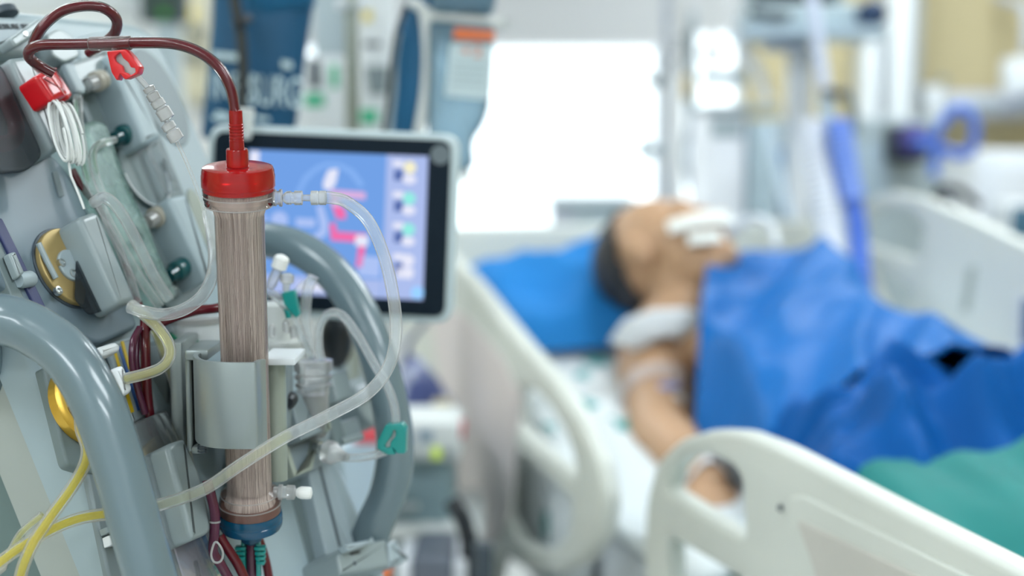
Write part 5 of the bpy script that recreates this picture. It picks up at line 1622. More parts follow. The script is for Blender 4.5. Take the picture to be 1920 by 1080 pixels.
# near arm, from shoulder to hand on the sheet
sh = pt(1228, 668, 2.50); el = pt(1240, 815, 2.28); wr = pt(1330, 905, 2.10)
limb([bed(-0.46, 0.36, mz(-0.46) + 0.10), sh, (sh + el) / 2, el], [0.07, 0.070, 0.060, 0.053])
limb([el, (el + wr) / 2 + Vector((0, 0, 0.004)), wr], [0.053, 0.049, 0.032])
hd = (pt(1372, 985, 1.96) - wr); hd.z -= 0.01
hdn = hd.normalized()
hs = hdn.cross(Vector((0, 0, 1))).normalized(); hu = hs.cross(hdn).normalized()
if hu.z < 0: hu = -hu
palm = wr + hdn * 0.055
ell(palm, (0.050, 0.040, 0.017), (hdn, hs, hu))
for k, (off, ln_) in enumerate([(-0.031, 0.070), (-0.010, 0.082), (0.011, 0.078), (0.031, 0.060)]):
    b0 = wr + hdn * 0.085 + hs * off
    b1 = b0 + hdn * ln_ * 0.45 + hs * off * 0.16 + hu * 0.004
    b2 = b0 + hdn * ln_ * 0.78 + hs * off * 0.24 - hu * 0.006
    b3 = b0 + hdn * ln_ + hs * off * 0.26 - hu * 0.018
    limb([b0, b1, b2, b3], [0.0098, 0.0092, 0.0085, 0.0075], 4)
for sg in (1,):
    b0 = wr + hdn * 0.03 + hs * 0.034
    limb([b0, b0 + hdn * 0.022 + hs * 0.022, b0 + hdn * 0.045 + hs * 0.034, b0 + hdn * 0.064 + hs * 0.036], [0.013, 0.011, 0.0100, 0.0085], 4)
# far arm beside the body
limb([bed(-0.46, 0.62, mz(-0.46) + 0.09), bed(-0.20, 0.74, mz(-0.2) + 0.05), bed(0.02, 0.76, 0.87), bed(0.16, 0.74, 0.86)], [0.06, 0.05, 0.042, 0.03])
ell(bed(0.22, 0.73, 0.86), (0.07, 0.04, 0.02), T3)
skin = plastic('skin', (0.52, 0.315, 0.185), 0.5, var=0.10, scale=14, sss=0.08)
body = bd.build('body_raw', skin, person)
rm = body.modifiers.new('remesh', 'REMESH'); rm.mode = 'VOXEL'; rm.voxel_size = 0.0048
smo = body.modifiers.new('smooth', 'SMOOTH'); smo.factor = 0.5; smo.iterations = 4
dg = bpy.context.evaluated_depsgraph_get(); dg.update()
me = bpy.data.meshes.new_from_object(body.evaluated_get(dg))
body.modifiers.clear()
old = body.data
body.data = me; bpy.data.meshes.remove(old)
body.name = 'body'
for p_ in body.data.polygons: p_.use_smooth = True
# hair: a cap over crown, back and temples
hv, hfc = [], []
NA, NB = 90, 64
for i in range(NB + 1):
    th_ = math.pi * i / NB
    for k in range(NA):
        ph = 2 * math.pi * k / NA
        d_ = Vector((math.sin(th_) * math.cos(ph), math.cos(th_), math.sin(th_) * math.sin(ph)))   # f, c, s
        lump = 0.985 + 0.03 * noise.noise(d_ * 6) + 0.012 * noise.noise(d_ * 19)
        hv.append((d_, hp(-0.014 + d_.x * 0.103 * lump, 0.030 + d_.y * 0.094 * lump, d_.z * 0.081 * lump)))


def hairy(d_):
    line = -0.06 + 0.30 * max(0, d_.y) + 0.05 * noise.noise(d_ * 5)
    return d_.x < line - 0.55 * max(0, -d_.y) and d_.y > -0.93


keep = {}
vs = []
for i, (d_, q) in enumerate(hv):
    vs.append(q)
fs = []
for i in range(NB):
    for k in range(NA):
        l = (k + 1) % NA
        f_ = (i * NA + k, i * NA + l, (i + 1) * NA + l, (i + 1) * NA + k)
        if all(hairy(hv[j][0]) for j in f_): fs.append(f_)


def hair_mat():
    m = bpy.data.materials.new('greying_hair')
    nt, out = nodes_of(m)
    p = nt.nodes.new('ShaderNodeBsdfPrincipled'); p.inputs['Roughness'].default_value = 0.6
    tc = nt.nodes.new('ShaderNodeTexCoord'); nz = nt.nodes.new('ShaderNodeTexNoise'); nz.inputs['Scale'].default_value = 14
    cr = nt.nodes.new('ShaderNodeValToRGB')
    cr.color_ramp.elements[0].position = 0.35; cr.color_ramp.elements[0].color = (0.008, 0.008, 0.010, 1)
    cr.color_ramp.elements[1].position = 0.75; cr.color_ramp.elements[1].color = (0.10, 0.095, 0.10, 1)
    nt.links.new(tc.outputs['Object'], nz.inputs['Vector']); nt.links.new(nz.outputs['Fac'], cr.inputs[0])
    nt.links.new(cr.outputs[0], p.inputs['Base Color']); nt.links.new(p.outputs[0], out.inputs['Surface'])
    return m


MB().add(vs, fs).build('hair', hair_mat(), person)

# dressings and airway on the patient
M_tape = plastic('white_tape', (0.80, 0.83, 0.80), 0.7, var=0.05)
M_gauze = plastic('white_gauze', (0.76, 0.79, 0.82), 0.85, var=0.06, scale=40, bump=0.2)


def strip(name, pts_, width, mat, label, cat, th_=0.003, up=None):
    """flat strip along points with a given facing"""
    P = spline(pts_, 5); n_ = len(P)
    vs, fs = [], []
    for i, q in enumerate(P):
        t = (P[min(i + 1, n_ - 1)] - P[max(i - 1, 0)]).normalized()
        out_ = ((q - up) if up is not None else (CAMLOC - q)).normalized()
        sd = t.cross(out_).normalized()
        for a, b in ((-1, 0), (1, 0), (1, 1), (-1, 1)):
            vs.append(q + sd * a * width / 2 + out_ * b * th_)
    for i in range(n_ - 1):
        for k in range(4):
            l = (k + 1) % 4
            fs.append((i * 4 + k, i * 4 + l, (i + 1) * 4 + l, (i + 1) * 4 + k))
    fs += [(0, 1, 2, 3), tuple((n_ - 1) * 4 + k for k in (3, 2, 1, 0))]
    return tag(MB().add(vs, fs).build(name, mat), label, cat)


strip('airway_tape', [hp(0.050, -0.028, 0.070), hp(0.086, -0.044, 0.052), hp(0.108, -0.052, 0.030), hp(0.122, -0.054, 0.0), hp(0.112, -0.052, -0.03)], 0.034, M_tape, 'white tape strip holding the airway across the upper lip', 'tape', up=hp(0.02, -0.04, 0))
strip('cheek_tape', [hp(0.058, -0.066, 0.060), hp(0.078, -0.078, 0.046), hp(0.094, -0.084, 0.028)], 0.026, M_tape, 'small white tape patch on the patient cheek', 'tape', up=hp(0.02, -0.06, 0))
tag(MB().tube(spline([hp(0.085, -0.066, 0.005), hp(0.125, -0.072, 0.0), hp(0.150, -0.085, -0.005), hp(0.158, -0.115, -0.01), hp(0.140, -0.15, -0.01)], 6), 0.0065, 12).build('airway_tube', plastic('airway_white', (0.80, 0.84, 0.88), 0.4)), 'milky airway tube leaving the patient mouth', 'tube')
SC = Plane(pt(1240, 610, 2.43), Vector((1, 0.15, 0)), (0, -0.35, 1))
sc_ = thing('shoulder_cloth', 'folded white cloth under the chin across the near shoulder', 'cloth', pt(1240, 645, 2.43))
pillow_bag(SC, [(1136, 648), (1168, 604), (1226, 582), (1296, 576), (1346, 590), (1336, 634), (1304, 660), (1284, 626), (1232, 616), (1180, 650)], 0.020, 'cloth_fold', M_gauze, sc_)
pillow_bag(SC, [(1150, 640), (1200, 604), (1300, 590), (1316, 606), (1230, 622), (1180, 652)], 0.014, 'cloth_fold', M_gauze, sc_, 0.014)
arm_mid = sh * 0.42 + el * 0.58
ax_ = (el - sh).normalized()
dr = thing('arm_dressing', 'white gauze and clear taped line on the bare upper arm', 'dressing', arm_mid)
MB().lathe(arm_mid - ax_ * 0.018, ax_, [(0, 0.062), (0.002, 0.067), (0.034, 0.066), (0.036, 0.061)], 28, caps=False).build('clear_wrap', clear('wrap_film', (0.97, 0.97, 0.98), 0.45, (0.95, 0.95, 1.0), rough=0.3, ior=1.12), dr)
g1 = arm_mid + (CAMLOC - arm_mid).normalized() * 0.064
MB().box(g1 + Vector((0.014, -0.010, -0.004)), (0.028, 0, 0.006), (0, 0.006, 0), Vector((-0.003, 0, 0.012))).build('gauze_pad', M_gauze, dr, bevel=0.004)
MB().lathe(g1 + Vector((0.0, 0, 0.022)), (1, 0, 0.1), [(0, 0.004), (0.01, 0.006), (0.03, 0.006), (0.036, 0.003)], 12).build('cannula', plastic('cannula_blue', (0.35, 0.42, 0.75), 0.4), dr)
MB().lathe(g1 + Vector((-0.04, 0, -0.010)), (1, 0, 0.15), [(0, 0.004), (0.01, 0.005), (0.03, 0.004)], 12).build('cannula', plastic('cannula_violet', (0.42, 0.36, 0.66), 0.4), dr)
MB().tube(spline([g1 + Vector((0.03, 0, 0.02)), g1 + Vector((0.055, 0, 0.0)), g1 + Vector((0.065, -0.02, -0.05)), g1 + Vector((0.085, -0.03, -0.075))], 6), 0.004, 10).build('line', M_tubing, dr)
strip('wrist_wrap', [wr + hs * 0.034 - hdn * 0.01, wr + hu * 0.036 - hdn * 0.01, wr - hs * 0.034 - hdn * 0.01], 0.035, M_gauze, 'white gauze wrap around the near wrist of the patient', 'dressing', 0.004, up=wr)

# ================================================================== equipment around the bed
def ubox(name, x0, y0, x1, y1, Y, depth, mat, parent, bev=0.004):
    a, b = pt(x0, y1, Y), pt(x1, y0, Y)
    return MB().abox(a.x, b.x, Y, Y + depth, a.z, b.z).build(name, mat, parent, bevel=bev)


def utube(name, pts3, r, mat, parent=None, seg=12, per=6):
    return MB().tube(spline([pt(*p) for p in pts3], per), r, seg).build(name, mat, parent)


M_paleblue = plastic('pale_blue_plastic', (0.46, 0.58, 0.68), 0.4)
M_cyanblue = plastic('cyan_blue_panel', (0.01, 0.24, 0.52), 0.4)
M_hoseb = plastic('blue_hose', (0.10, 0.22, 0.72), 0.4)
M_hosew = plastic('white_hose', (0.82, 0.85, 0.90), 0.45)
M_violet = plastic('violet_plastic', (0.06, 0.05, 0.22), 0.35)
M_brass = plastic('amber_plastic', (0.55, 0.36, 0.05), 0.4)

# syringe pump on its cart, seen past the right grip
cart = thing('drug_cart', 'teal grey cart with drawers standing beyond the right grip', 'cart', (pt(720, 900, 2.2).x, 2.3, 0))
Yc = 2.15
a, b = pt(610, 985, Yc), pt(846, 860, Yc)
MB().abox(a.x, b.x, Yc, Yc + 0.26, 0.12, b.z).build('cart_body', plastic('cart_teal', (0.22, 0.32, 0.34), 0.5), cart, bevel=0.008)
MB().abox(a.x - 0.01, b.x + 0.015, Yc - 0.02, Yc + 0.28, b.z, b.z + 0.02).build('cart_top', M_offw, cart, bevel=0.006)
for k in range(3):
    z1 = b.z - 0.02 - k * 0.17
    d_ = MB().abox(a.x + 0.01, b.x - 0.01, Yc - 0.012, Yc, z1 - 0.15, z1).build('drawer', plastic('drawer_slate', (0.20, 0.29, 0.32), 0.45), cart, bevel=0.004)
    MB().tube([(a.x + 0.05, Yc - 0.022, z1 - 0.05), (b.x - 0.05, Yc - 0.022, z1 - 0.05)], 0.006, 8).build('handle', M_steel, d_)
MB().abox(a.x - 0.02, b.x + 0.05, Yc - 0.05, Yc + 0.2, pt(700, 1000, Yc).z, pt(700, 975, Yc).z).build('pull_shelf', M_offw, cart, bevel=0.01)
for sx in (a.x + 0.04, b.x - 0.04):
    for sy in (Yc + 0.04, Yc + 0.22):
        MB().lathe((sx - 0.015, sy, 0.05), (1, 0, 0), [(0, 0.045), (0.004, 0.05), (0.026, 0.05), (0.03, 0.045)], 16).build('castor', M_dark, cart)
        MB().tube([(sx, sy, 0.05), (sx, sy, 0.13)], 0.012, 8).build('castor_stem', M_steel, cart)
sp_ = thing('syringe_pump', 'white syringe pump with yellow green button on the cart top', 'infusion pump', pt(780, 860, 2.12))
ubox('pump_case', 660, 792, 862, 856, 2.10, 0.14, M_offw, sp_, 0.008)
ubox('display', 786, 806, 812, 830, 2.097, 0.004, plastic('display_grey', (0.28, 0.36, 0.44), 0.3), sp_, 0.001)
ubox('green_button', 810, 840, 826, 862, 2.096, 0.005, plastic('lime_key', (0.55, 0.72, 0.02), 0.4, emit=(0.6, 0.8, 0.02, 0.3)), sp_, 0.002)
ubox('key', 832, 842, 846, 856, 2.096, 0.005, M_grey, sp_, 0.002)
ubox('clip_end', 852, 800, 870, 824, 2.12, 0.06, plastic('pump_red', (0.50, 0.04, 0.07), 0.4), sp_, 0.002)
utube('barrel', [(640, 868, 2.08), (700, 868, 2.08)], 0.014, M_luerw, sp_)
rbx = thing('red_tray', 'red plastic tray seen between grip and drip chamber', 'tray', pt(690, 838, 1.95))
ubox('tray_base', 664, 820, 716, 832, 1.95, 0.10, plastic('tray_red', (0.55, 0.06, 0.08), 0.4), rbx, 0.002)
ubox('tray_back', 672, 786, 714, 820, 2.0, 0.05, plastic('tray_pink', (0.70, 0.18, 0.20), 0.4), rbx, 0.004)
ubox('tray_bin', 640, 832, 722, 990, 1.95, 0.12, M_paleblue, rbx, 0.006)
clo = bpy.data.objects.new('x', None); bpy.data.objects.remove(clo)
# folded patterned cloth bag behind the grip
BK = Plane(pt(800, 720, 2.45), (1, 0, 0), (0, 0, 1))
hb_ = thing('cloth_bag', 'navy and white patterned cloth bag hanging behind the right grip', 'bag', pt(800, 790, 2.45))


def pattern_mat():
    m = bpy.data.materials.new('navy_pattern')
    nt, out = nodes_of(m)
    p = nt.nodes.new('ShaderNodeBsdfPrincipled'); p.inputs['Roughness'].default_value = 0.8
    tc = nt.nodes.new('ShaderNodeTexCoord'); nz = nt.nodes.new('ShaderNodeTexNoise'); nz.inputs['Scale'].default_value = 22
    cr = nt.nodes.new('ShaderNodeValToRGB')
    cr.color_ramp.elements[0].position = 0.48; cr.color_ramp.elements[0].color = (0.06, 0.08, 0.22, 1)
    cr.color_ramp.elements[1].position = 0.62; cr.color_ramp.elements[1].color = (0.50, 0.54, 0.70, 1)
    nt.links.new(tc.outputs['Object'], nz.inputs['Vector']); nt.links.new(nz.outputs['Fac'], cr.inputs[0])
    nt.links.new(cr.outputs[0], p.inputs['Base Color']); nt.links.new(p.outputs[0], out.inputs['Surface'])
    return m


pillow_bag(BK, [(748, 690), (764, 662), (790, 672), (820, 710), (856, 760), (862, 800), (748, 800)], 0.03, 'bag_cloth', pattern_mat(), hb_)
utube('bag_strap', [(762, 670, 2.45), (770, 640, 2.46), (800, 600, 2.48)], 0.005, M_navy, hb_)
ubox('beige_tag', 812, 752, 846, 790, 2.40, 0.02, plastic('tag_beige', (0.62, 0.54, 0.32), 0.6), hb_, 0.003)
blk = thing('black_cable', 'short black cable hanging against the beige bed panel', 'cable', pt(870, 990, 1.98))
MB().tube(spline([pt(846, 938, 1.97), pt(860, 960, 1.965), pt(872, 985, 1.965), pt(880, 1030, 1.96), pt(872, 1100, 1.97)], 5), 0.013, 10).build('cable_sheath', M_black, blk)
utube('cable_plug', [(905, 1020, 1.90), (905, 1100, 1.90)], 0.014, M_dark, blk)
kit = thing('grey_case', 'dark grey equipment case on the floor below the syringe pump', 'case', (pt(800, 1040, 2.1).x, 2.0, 0.0))
a, b = pt(778, 1100, 2.0), pt(852, 1016, 2.0)
MB().abox(a.x, b.x, 1.92, 2.06, 0.0, b.z).build('case_body', plastic('case_slate', (0.12, 0.14, 0.18), 0.5), kit, bevel=0.008)
MB().abox(a.x - 0.02, a.x, 1.93, 2.05, 0.0, b.z - 0.01).build('case_edge', M_hosew, kit, bevel=0.004)
MB().abox(b.x, b.x + 0.02, 1.93, 2.05, 0.0, b.z - 0.01).build('case_edge', M_hosew, kit, bevel=0.004)
org = thing('orange_bottle', 'orange bottle peeking out below the tube bracket', 'bottle', pt(715, 1200, 1.6))
MB().lathe(pt(716, 1200, 1.6), (0, 0, 1), [(0, 0.014), (0.06, 0.014), (0.075, 0.011), (0.08, 0.011)], 18).build('bottle_body', plastic('orange_plastic', (0.75, 0.28, 0.08), 0.4), org)
MB().lathe(pt(716, 1076, 1.6), (0, 0, 1), [(0, 0.012), (0.006, 0.012)], 18).build('bottle_cap', M_or, org)
blkb = thing('black_bulb', 'black rubber bulb hanging behind the arching clear tube', 'rubber bulb', pt(632, 660, 1.5))
MB().ball(pt(630, 640, 1.50), 0.018, 16, 12, (1, 1, 1.7)).build('bulb', M_black, blkb)
MB().tube(spline([pt(628, 590, 1.5), pt(628, 610, 1.5), pt(630, 640, 1.5)], 4), 0.005, 8).build('bulb_neck', M_dark, blkb)
utube('bulb_hose', [(632, 668, 1.5), (640, 700, 1.5), (650, 740, 1.5)], 0.006, M_lgrey, blkb)

# box on the window sill
sb = thing('sill_box', 'pale grey box with a lid standing on the window sill', 'box', pt(1120, 450, 4.8))
ubox('box_body', 1034, 384, 1200, 446, 4.75, 0.25, plastic('sill_box_grey', (0.50, 0.54, 0.62), 0.5), sb, 0.01)
ubox('box_lid', 1028, 372, 1196, 386, 4.73, 0.28, M_lgrey, sb, 0.006)
ubox('box_front', 1076, 392, 1164, 442, 4.735, 0.01, M_lgrey, sb, 0.004)
sb2 = thing('bedside_locker', 'white bedside locker beneath the window, behind the pillow', 'cabinet', (pt(1100, 450, 4.7).x, 4.85, 0))
a, b = pt(1010, 450, 4.68), pt(1260, 446, 4.68)
MB().abox(a.x, b.x, 4.68, 5.05, 0.0, b.z).build('locker_body', M_white, sb2, bevel=0.01)
d_ = MB().abox(a.x + 0.02, b.x - 0.02, 4.665, 4.68, 0.1, b.z - 0.05).build('door', M_offw, sb2, bevel=0.004)
MB().tube([(a.x + 0.06, 4.65, 0.6), (a.x + 0.06, 4.65, 0.72)], 0.006, 8).build('handle', M_steel, d_)

# infusion stand by the window
st = thing('drip_stand', 'slim grey drip stand before the window edge', 'pole', (pt(1246, 100, 3.9).x, 3.9, 0))
x_ = pt(1248, 200, 3.9).x
MB().lathe((x_, 3.9, 0.04), (0, 0, 1), [(0, 0.013), (1.2, 0.013), (1.21, 0.010), (2.3, 0.010)], 14).build('pole_tube', plastic('stand_grey', (0.36, 0.40, 0.48), 0.35, metal=0.5), st)
for k in range(5):
    a_ = 2 * math.pi * k / 5 + 0.3
    MB().tube([(x_, 3.9, 0.07), (x_ + 0.065 * math.cos(a_), 3.9 + 0.20 * math.sin(a_), 0.035)], 0.012, 8).build('foot', M_grey, st)
utube('clamp_arm', [(1248, 152, 3.88), (1222, 152, 3.88), (1212, 142, 3.88)], 0.014, M_grey, st)
utube('clamp_arm', [(1248, 284, 3.88), (1205, 280, 3.88)], 0.016, M_lgrey, st)
ubox('clamp_block', 1198, 258, 1216, 300, 3.86, 0.04, M_lgrey, st, 0.004)
ubox('glare_split_bar', 1318, 132, 1402, 156, 3.92, 0.05, M_lgrey, st, 0.004)  # added bar, breaks the bright small window into separate blobs
utube('glare_split_rod', [(1300, 20, 3.94), (1300, 240, 3.94)], 0.010, M_lgrey, st)  # added upright, divides the window glare sideways
fl = thing('flow_meter', 'amber flow meter bottle hanging beside the drip stand', 'flow meter', pt(1290, 200, 3.95))
MB().lathe(pt(1290, 186, 3.95), (0, 0, 1), [(0, 0.012), (0.01, 0.017), (0.06, 0.017), (0.07, 0.010)], 16).build('glass', M_brass, fl)
utube('meter_tube', [(1290, 186, 3.95), (1292, 230, 3.95), (1286, 300, 3.95), (1300, 380, 3.95)], 0.008, M_paleblue, fl)
utube('meter_hook', [(1290, 136, 3.95), (1290, 60, 3.95), (1300, 40, 3.95)], 0.006, M_grey, fl)
vb = thing('fluid_bottle', 'violet blue drainage bottle behind the head of the patient', 'bottle', pt(1318, 420, 3.9))
MB().lathe(pt(1318, 410, 3.9), (0, 0, 1), [(0, 0.030), (0.12, 0.030), (0.14, 0.016), (0.155, 0.016)], 20).build('bottle_body', plastic('bottle_violet', (0.25, 0.30, 0.60), 0.4), vb)
ubox('bottle_label', 1304, 340, 1318, 372, 3.868, 0.006, M_hosew, vb, 0.001)
MB().lathe(pt(1318, 306, 3.9), (0, 0, 1), [(0, 0.018), (0.015, 0.018)], 20).build('bottle_cap', M_dark, vb)

# ventilator: white column with grey frame
vt = thing('ventilator', 'tall white ventilator cabinet with grey side frame behind the patient', 'ventilator', (pt(1380, 450, 3.7).x, 3.8, 0))
a, b = pt(1322, 470, 3.6), pt(1400, 212, 3.6)
MB().abox(a.x, b.x, 3.6, 3.95, 0.1, b.z).build('cabinet_body', plastic('vent_white', (0.80, 0.83, 0.90), 0.4), vt, bevel=0.01)
a2, b2 = pt(1402, 470, 3.58), pt(1458, 226, 3.58)
MB().abox(a2.x, b2.x, 3.58, 3.95, 0.1, b2.z).build('side_frame', plastic('vent_blue_grey', (0.42, 0.54, 0.62), 0.4), vt, bevel=0.01)
ubox('port', 1410, 400, 1430, 432, 3.57, 0.012, M_grey, vt, 0.003)
MB().abox(a.x, b2.x, 3.5, 4.0, 0.0, 0.10).build('base', M_grey, vt, bevel=0.02)
MB().abox(a.x - 0.005, b2.x + 0.005, 3.58, 3.96, b.z, b.z + 0.02).build('top_tray', M_lgrey, vt, bevel=0.005)
ubox('knob_panel', 1334, 226, 1392, 258, 3.595, 0.01, M_lgrey, vt, 0.003)
# upper patient monitor on its shelf
pmn = thing('patient_monitor', 'pale blue patient monitor with dark knob on the high shelf', 'monitor', pt(1530, 40, 3.5))
ubox('monitor_base', 1408, 6, 1640, 46, 3.48, 0.22, plastic('monitor_pale', (0.50, 0.62, 0.68), 0.4), pmn, 0.008)
ubox('screen_housing', 1404, -170, 1588, 8, 3.50, 0.12, M_lgrey, pmn, 0.008)
ubox('screen', 1414, -160, 1572, 6, 3.492, 0.01, plastic('off_screen', (0.01, 0.015, 0.02), 0.2), pmn, 0.002)
ubox('shelf_board', 1400, 46, 1664, 66, 3.44, 0.30, M_paleblue, pmn, 0.006)
ubox('shelf_bracket', 1456, 66, 1520, 90, 3.5, 0.20, plastic('bracket_slate', (0.34, 0.40, 0.50), 0.5), pmn, 0.006)
utube('grab_bar', [(1406, 22, 3.46), (1440, 30, 3.45), (1480, 32, 3.46)], 0.010, M_black, pmn)
MB().lathe(pt(1630, 30, 3.47), (0.3, -1, 0.3), [(0, 0.036), (0.03, 0.032), (0.04, 0.018)], 20).build('dial_knob', plastic('knob_navy', (0.02, 0.05, 0.12), 0.35), pmn)
a = pt(1502, 90, 3.68)
MB().abox(a.x - 0.03, a.x + 0.03, 3.66, 3.72, 0.9, a.z).build('support_post', M_hosew, pmn, bevel=0.005)
utube('cable', [(1380, 40, 3.6), (1392, 90, 3.6), (1420, 130, 3.6), (1440, 190, 3.6)], 0.014, M_hosew, pmn)
# flasks added to imitate bright glimpses of the window
for i, (x, y, rr, lab) in enumerate([(1270, 122, 0.030, 'clear flask added as a window glint, left of the amber flow meter'), (1336, 100, 0.036, 'clear flask added as a window glint, high beside the shelf')]):
    fk = thing('glint_flask', lab, 'flask', pt(x, y + 24, 4.1), 'added flasks imitating window glints')
    MB().ball(pt(x, y, 4.1), rr, 18, 12).build('bulb', M_luer, fk)
    utube('neck', [(x, y - 14, 4.1), (x, y - 50, 4.1)], 0.010, M_luer, fk)
    q_ = pt(x, y - 50, 4.1)
    MB().tube([q_, (q_.x, 4.1, 2.30), (pt(1248, 200, 3.9).x, 3.9, 2.33)], 0.003, 8).build('hanging_wire', M_steel, fk)
# hose column: white pole, black clamp, hoses
hs_ = thing('hose_arm', 'slim white pole with black joint holding the breathing hoses', 'support arm', (pt(1546, 240, 3.1).x, 3.1, 0))
utube('upper_pole', [(1518, -60, 3.1), (1524, 0, 3.1), (1546, 165, 3.1)], 0.014, plastic('pole_lilac', (0.66, 0.72, 0.88), 0.4), hs_)
utube('joint_bar', [(1545, 172, 3.08), (1592, 176, 3.08)], 0.010, M_black, hs_)
utube('joint_cable', [(1590, 178, 3.08), (1600, 205, 3.08), (1604, 250, 3.08)], 0.009, plastic('cable_grey', (0.16, 0.20, 0.20), 0.5), hs_)
utube('lower_pole', [(1548, 170, 3.12), (1556, 260, 3.12), (1566, 420, 3.42)], 0.016, M_paleblue, hs_)
x_ = pt(1566, 420, 3.42).x
MB().tube([(x_, 3.42, 0.05), (x_, 3.42, 1.16)], 0.016, 12).build('column', M_lgrey, hs_)
MB().box((x_, 3.42, 0.03), (0.07, 0, 0), (0, 0.10, 0), (0, 0, 0.03)).build('base', M_grey, hs_, bevel=0.01)


def corrugated(name, pts3, r, mat, label):
    P = spline([pt(*p) for p in pts3], 24)
    R = [r * (1.0 + 0.10 * math.sin(i * 1.6)) for i in range(len(P))]
    return tag(MB().tube(P, R, 14).build(name, mat), label, 'hose')


corrugated('breathing_hose', [(1515, 228, 3.05), (1526, 280, 3.04), (1545, 360, 3.02), (1556, 440, 3.0), (1568, 520, 2.95), (1580, 590, 2.92)], 0.030, M_hosew, 'thick white corrugated breathing hose hanging from the arm')
corrugated('breathing_hose', [(1572, 225, 3.04), (1580, 290, 3.03), (1592, 350, 3.02), (1604, 400, 3.0), (1610, 450, 2.98), (1616, 520, 2.95), (1624, 600, 2.93)], 0.020, M_hoseb, 'blue corrugated breathing hose running down beside the white hose')
corrugated('breathing_hose', [(1574, 230, 3.0), (1582, 290, 3.0), (1598, 370, 3.0)], 0.026, plastic('blue_hose_light', (0.22, 0.36, 0.85), 0.4), 'short light blue hose section under the black joint')
corrugated('breathing_hose', [(1440, 240, 3.5), (1462, 330, 3.4), (1484, 420, 3.3), (1508, 490, 3.2)], 0.011, plastic('hose_pale', (0.52, 0.64, 0.76), 0.4), 'pale blue thin hose slanting down before the ventilator')
# grey machine with blue panel behind the hoses
gm = thing('suction_unit', 'grey suction unit with blue front panel behind the hoses', 'medical machine', (pt(1600, 370, 3.8).x, 4.0, 0))
a, b = pt(1478, 470, 3.8), pt(1762, 222, 3.8)
MB().abox(a.x, b.x, 3.8, 4.15, 0.1, b.z).build('unit_body', plastic('unit_grey', (0.45, 0.54, 0.58), 0.5), gm, bevel=0.01)
ubox('blue_panel', 1462, 278, 1545, 392, 3.775, 0.03, M_cyanblue, gm, 0.004)
ubox('lower_panel', 1462, 392, 1520, 480, 3.78, 0.025, plastic('unit_slate', (0.30, 0.35, 0.42), 0.5), gm, 0.004)
ubox('side_panel', 1600, 272, 1672, 372, 3.785, 0.02, M_paleblue, gm, 0.004)
MB().abox(a.x + 0.02, b.x - 0.02, 3.82, 4.12, 0.0, 0.10).build('plinth', M_dark, gm)
ubox('top_bar', 1484, 228, 1540, 244, 3.78, 0.02, M_dark, gm, 0.003)
cm = thing('humidifier', 'black and violet humidifier chamber on the grey suction unit', 'humidifier', pt(1706, 304, 3.7))
ubox('chamber_box', 1674, 236, 1742, 304, 3.70, 0.09, M_black, cm, 0.006)
MB().lathe(pt(1712, 264, 3.70), (0.2, -1, 0), [(0, 0.045), (0.03, 0.040), (0.05, 0.02)], 20).build('violet_dome', M_violet, cm)
corrugated('looped_hose', [(1714, 266, 3.665), (1730, 268, 3.63), (1748, 272, 3.60), (1762, 240, 3.58), (1786, 208, 3.57), (1812, 206, 3.57), (1828, 234, 3.57), (1824, 274, 3.58), (1800, 292, 3.58), (1772, 280, 3.59), (1756, 290, 3.60), (1750, 330, 3.60)], 0.013, M_hoseb, 'bright blue hose curled in a ring on the far wall side')
# wall column and rails
wc = thing('pipe_column', 'white vertical pipe duct with a painted shade edge on the yellow wall', 'pipe duct', (pt(1700, 200, 4.9).x, 4.95, 0))
a, b = pt(1668, 220, 4.95), pt(1714, 0, 4.95)
MB().abox(a.x, b.x, 4.95, 5.19, 0, 2.7).build('duct', M_white, wc, bevel=0.004)
MB().abox(b.x, b.x + 0.035, 4.97, 5.19, 0, 2.7).build('edge_strip', plastic('duct_edge_shade', (0.30, 0.33, 0.34), 0.5), wc)  # dark strip painted in as the shadow along the duct
a, b = pt(1620, 220, 5.0), pt(1654, 0, 5.0)
d2 = thing('pipe_column', 'narrow white pipe duct left of the wider duct', 'pipe duct', ((a.x + b.x) / 2, 5.1, 0))
MB().abox(a.x, b.x, 5.0, 5.19, 0, pt(1640, 72, 5.0).z).build('duct', M_white, d2, bevel=0.004)
MB().abox(a.x - 0.01, b.x + 0.01, 4.99, 5.19, pt(1640, 72, 5.0).z, pt(1640, 66, 5.0).z).build('duct_cap', M_lgrey, d2, bevel=0.004)
rl_ = thing('wall_rail', 'lavender grey equipment rail along the yellow wall', 'rail', pt(1820, 200, 5.1))
a, b = pt(1760, 222, 5.12), pt(2000, 172, 5.12)
MB().abox(a.x, b.x, 5.12, 5.19, a.z, b.z).build('rail_channel', plastic('rail_lavender', (0.60, 0.63, 0.70), 0.5), rl_, bevel=0.006)
MB().tube([(a.x, 5.10, (a.z + b.z) / 2), (b.x, 5.10, (a.z + b.z) / 2)], 0.012, 10).build('rail_bar', M_lgrey, rl_)
ho = thing('wall_holder', 'white holder clipped to the left end of the wall rail', 'holder', pt(1750, 222, 5.0))
ubox('holder_body', 1736, 160, 1768, 222, 5.0, 0.10, M_white, ho, 0.008)
utube('holder_clip', [(1762, 158, 5.0), (1768, 146, 5.0), (1776, 156, 5.0)], 0.008, M_grey, ho)
wl = thing('wall_lamp', 'white wall lamp head with black grip at the right edge', 'lamp', pt(1905, 170, 4.8))
ubox('lamp_head', 1892, 108, 1960, 176, 4.8, 0.10, M_white, wl, 0.012)
utube('grip', [(1880, 210, 4.8), (1900, 192, 4.8), (1940, 182, 4.8)], 0.014, plastic('grip_slate', (0.20, 0.23, 0.30), 0.5), wl)
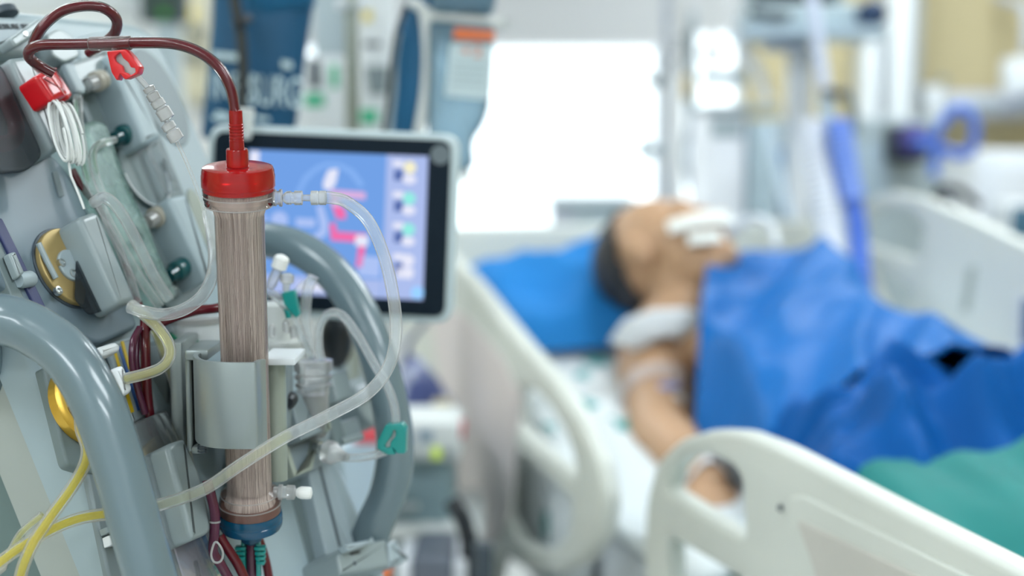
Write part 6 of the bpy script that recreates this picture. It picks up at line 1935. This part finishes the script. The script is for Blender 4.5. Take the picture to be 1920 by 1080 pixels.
utube('lamp_arm', [(1925, 100, 4.85), (1925, 20, 4.9), (1900, 4, 5.0), (1870, -6, 5.15)], 0.016, plastic('arm_grey', (0.42, 0.46, 0.52), 0.5), wl)
wcab = thing('white_cabinet', 'low white cabinet along the yellow wall at right', 'cabinet', (pt(1850, 380, 4.3).x, 4.6, 0))
a, b = pt(1852, 380, 4.3), pt(2150, 286, 4.3)
MB().abox(a.x, b.x, 4.3, 5.15, 0, b.z).build('cabinet_body', plastic('cabinet_white', (0.74, 0.78, 0.84), 0.5), wcab, bevel=0.008)
for k in range(2):
    u0 = a.x + (b.x - a.x) * k / 2 + 0.01; u1 = a.x + (b.x - a.x) * (k + 1) / 2 - 0.01
    d_ = MB().abox(u0, u1, 4.285, 4.3, 0.08, b.z - 0.03).build('door', MATS['cabinet_white'], wcab, bevel=0.004)
    MB().tube([(u1 - 0.04, 4.27, b.z - 0.3), (u1 - 0.04, 4.27, b.z - 0.18)], 0.006, 8).build('handle', M_steel, d_)
ub = thing('white_bin', 'square off white bin under the blue ring hose', 'bin', (pt(1790, 330, 3.9).x, 3.95, 0))
a, b = pt(1764, 350, 3.85), pt(1828, 292, 3.85)
MB().abox(a.x, b.x, 3.85, 4.05, 0, b.z).build('bin_body', M_white, ub, bevel=0.008)
MB().abox(a.x - 0.005, b.x + 0.005, 3.845, 4.055, b.z, b.z + 0.015).build('bin_lid', M_lgrey, ub, bevel=0.004)
bc = thing('cable_bundle', 'black cables draped over the far bed rail', 'cable', pt(1790, 380, 3.1))
utube('cable', [(1750, 372, 3.12), (1770, 352, 3.1), (1800, 356, 3.08), (1822, 372, 3.06), (1836, 384, 3.06)], 0.009, M_black, bc)
utube('cable', [(1756, 385, 3.12), (1772, 368, 3.1), (1788, 380, 3.08), (1792, 398, 3.06)], 0.007, M_dark, bc)
utube('brown_plug', [(1750, 366, 3.12), (1758, 372, 3.12)], 0.012, plastic('plug_tan', (0.50, 0.38, 0.24), 0.5), bc)
dm = thing('bedside_monitor', 'small monitor with teal dark screen at the right edge', 'monitor', pt(1930, 460, 3.3))
ubox('monitor_case', 1878, 378, 2010, 462, 3.35, 0.10, M_white, dm, 0.010)
ubox('screen', 1896, 388, 1996, 448, 3.342, 0.01, plastic('teal_screen', (0.05, 0.14, 0.22), 0.25), dm, 0.003)
a = pt(1940, 462, 3.4)
MB().abox(a.x - 0.03, a.x + 0.03, 3.38, 3.44, 0, a.z).build('monitor_post', M_lgrey, dm, bevel=0.004)
MB().abox(a.x - 0.2, a.x + 0.2, 3.25, 3.6, 0, 0.05).build('stand_base', M_grey, dm, bevel=0.008)
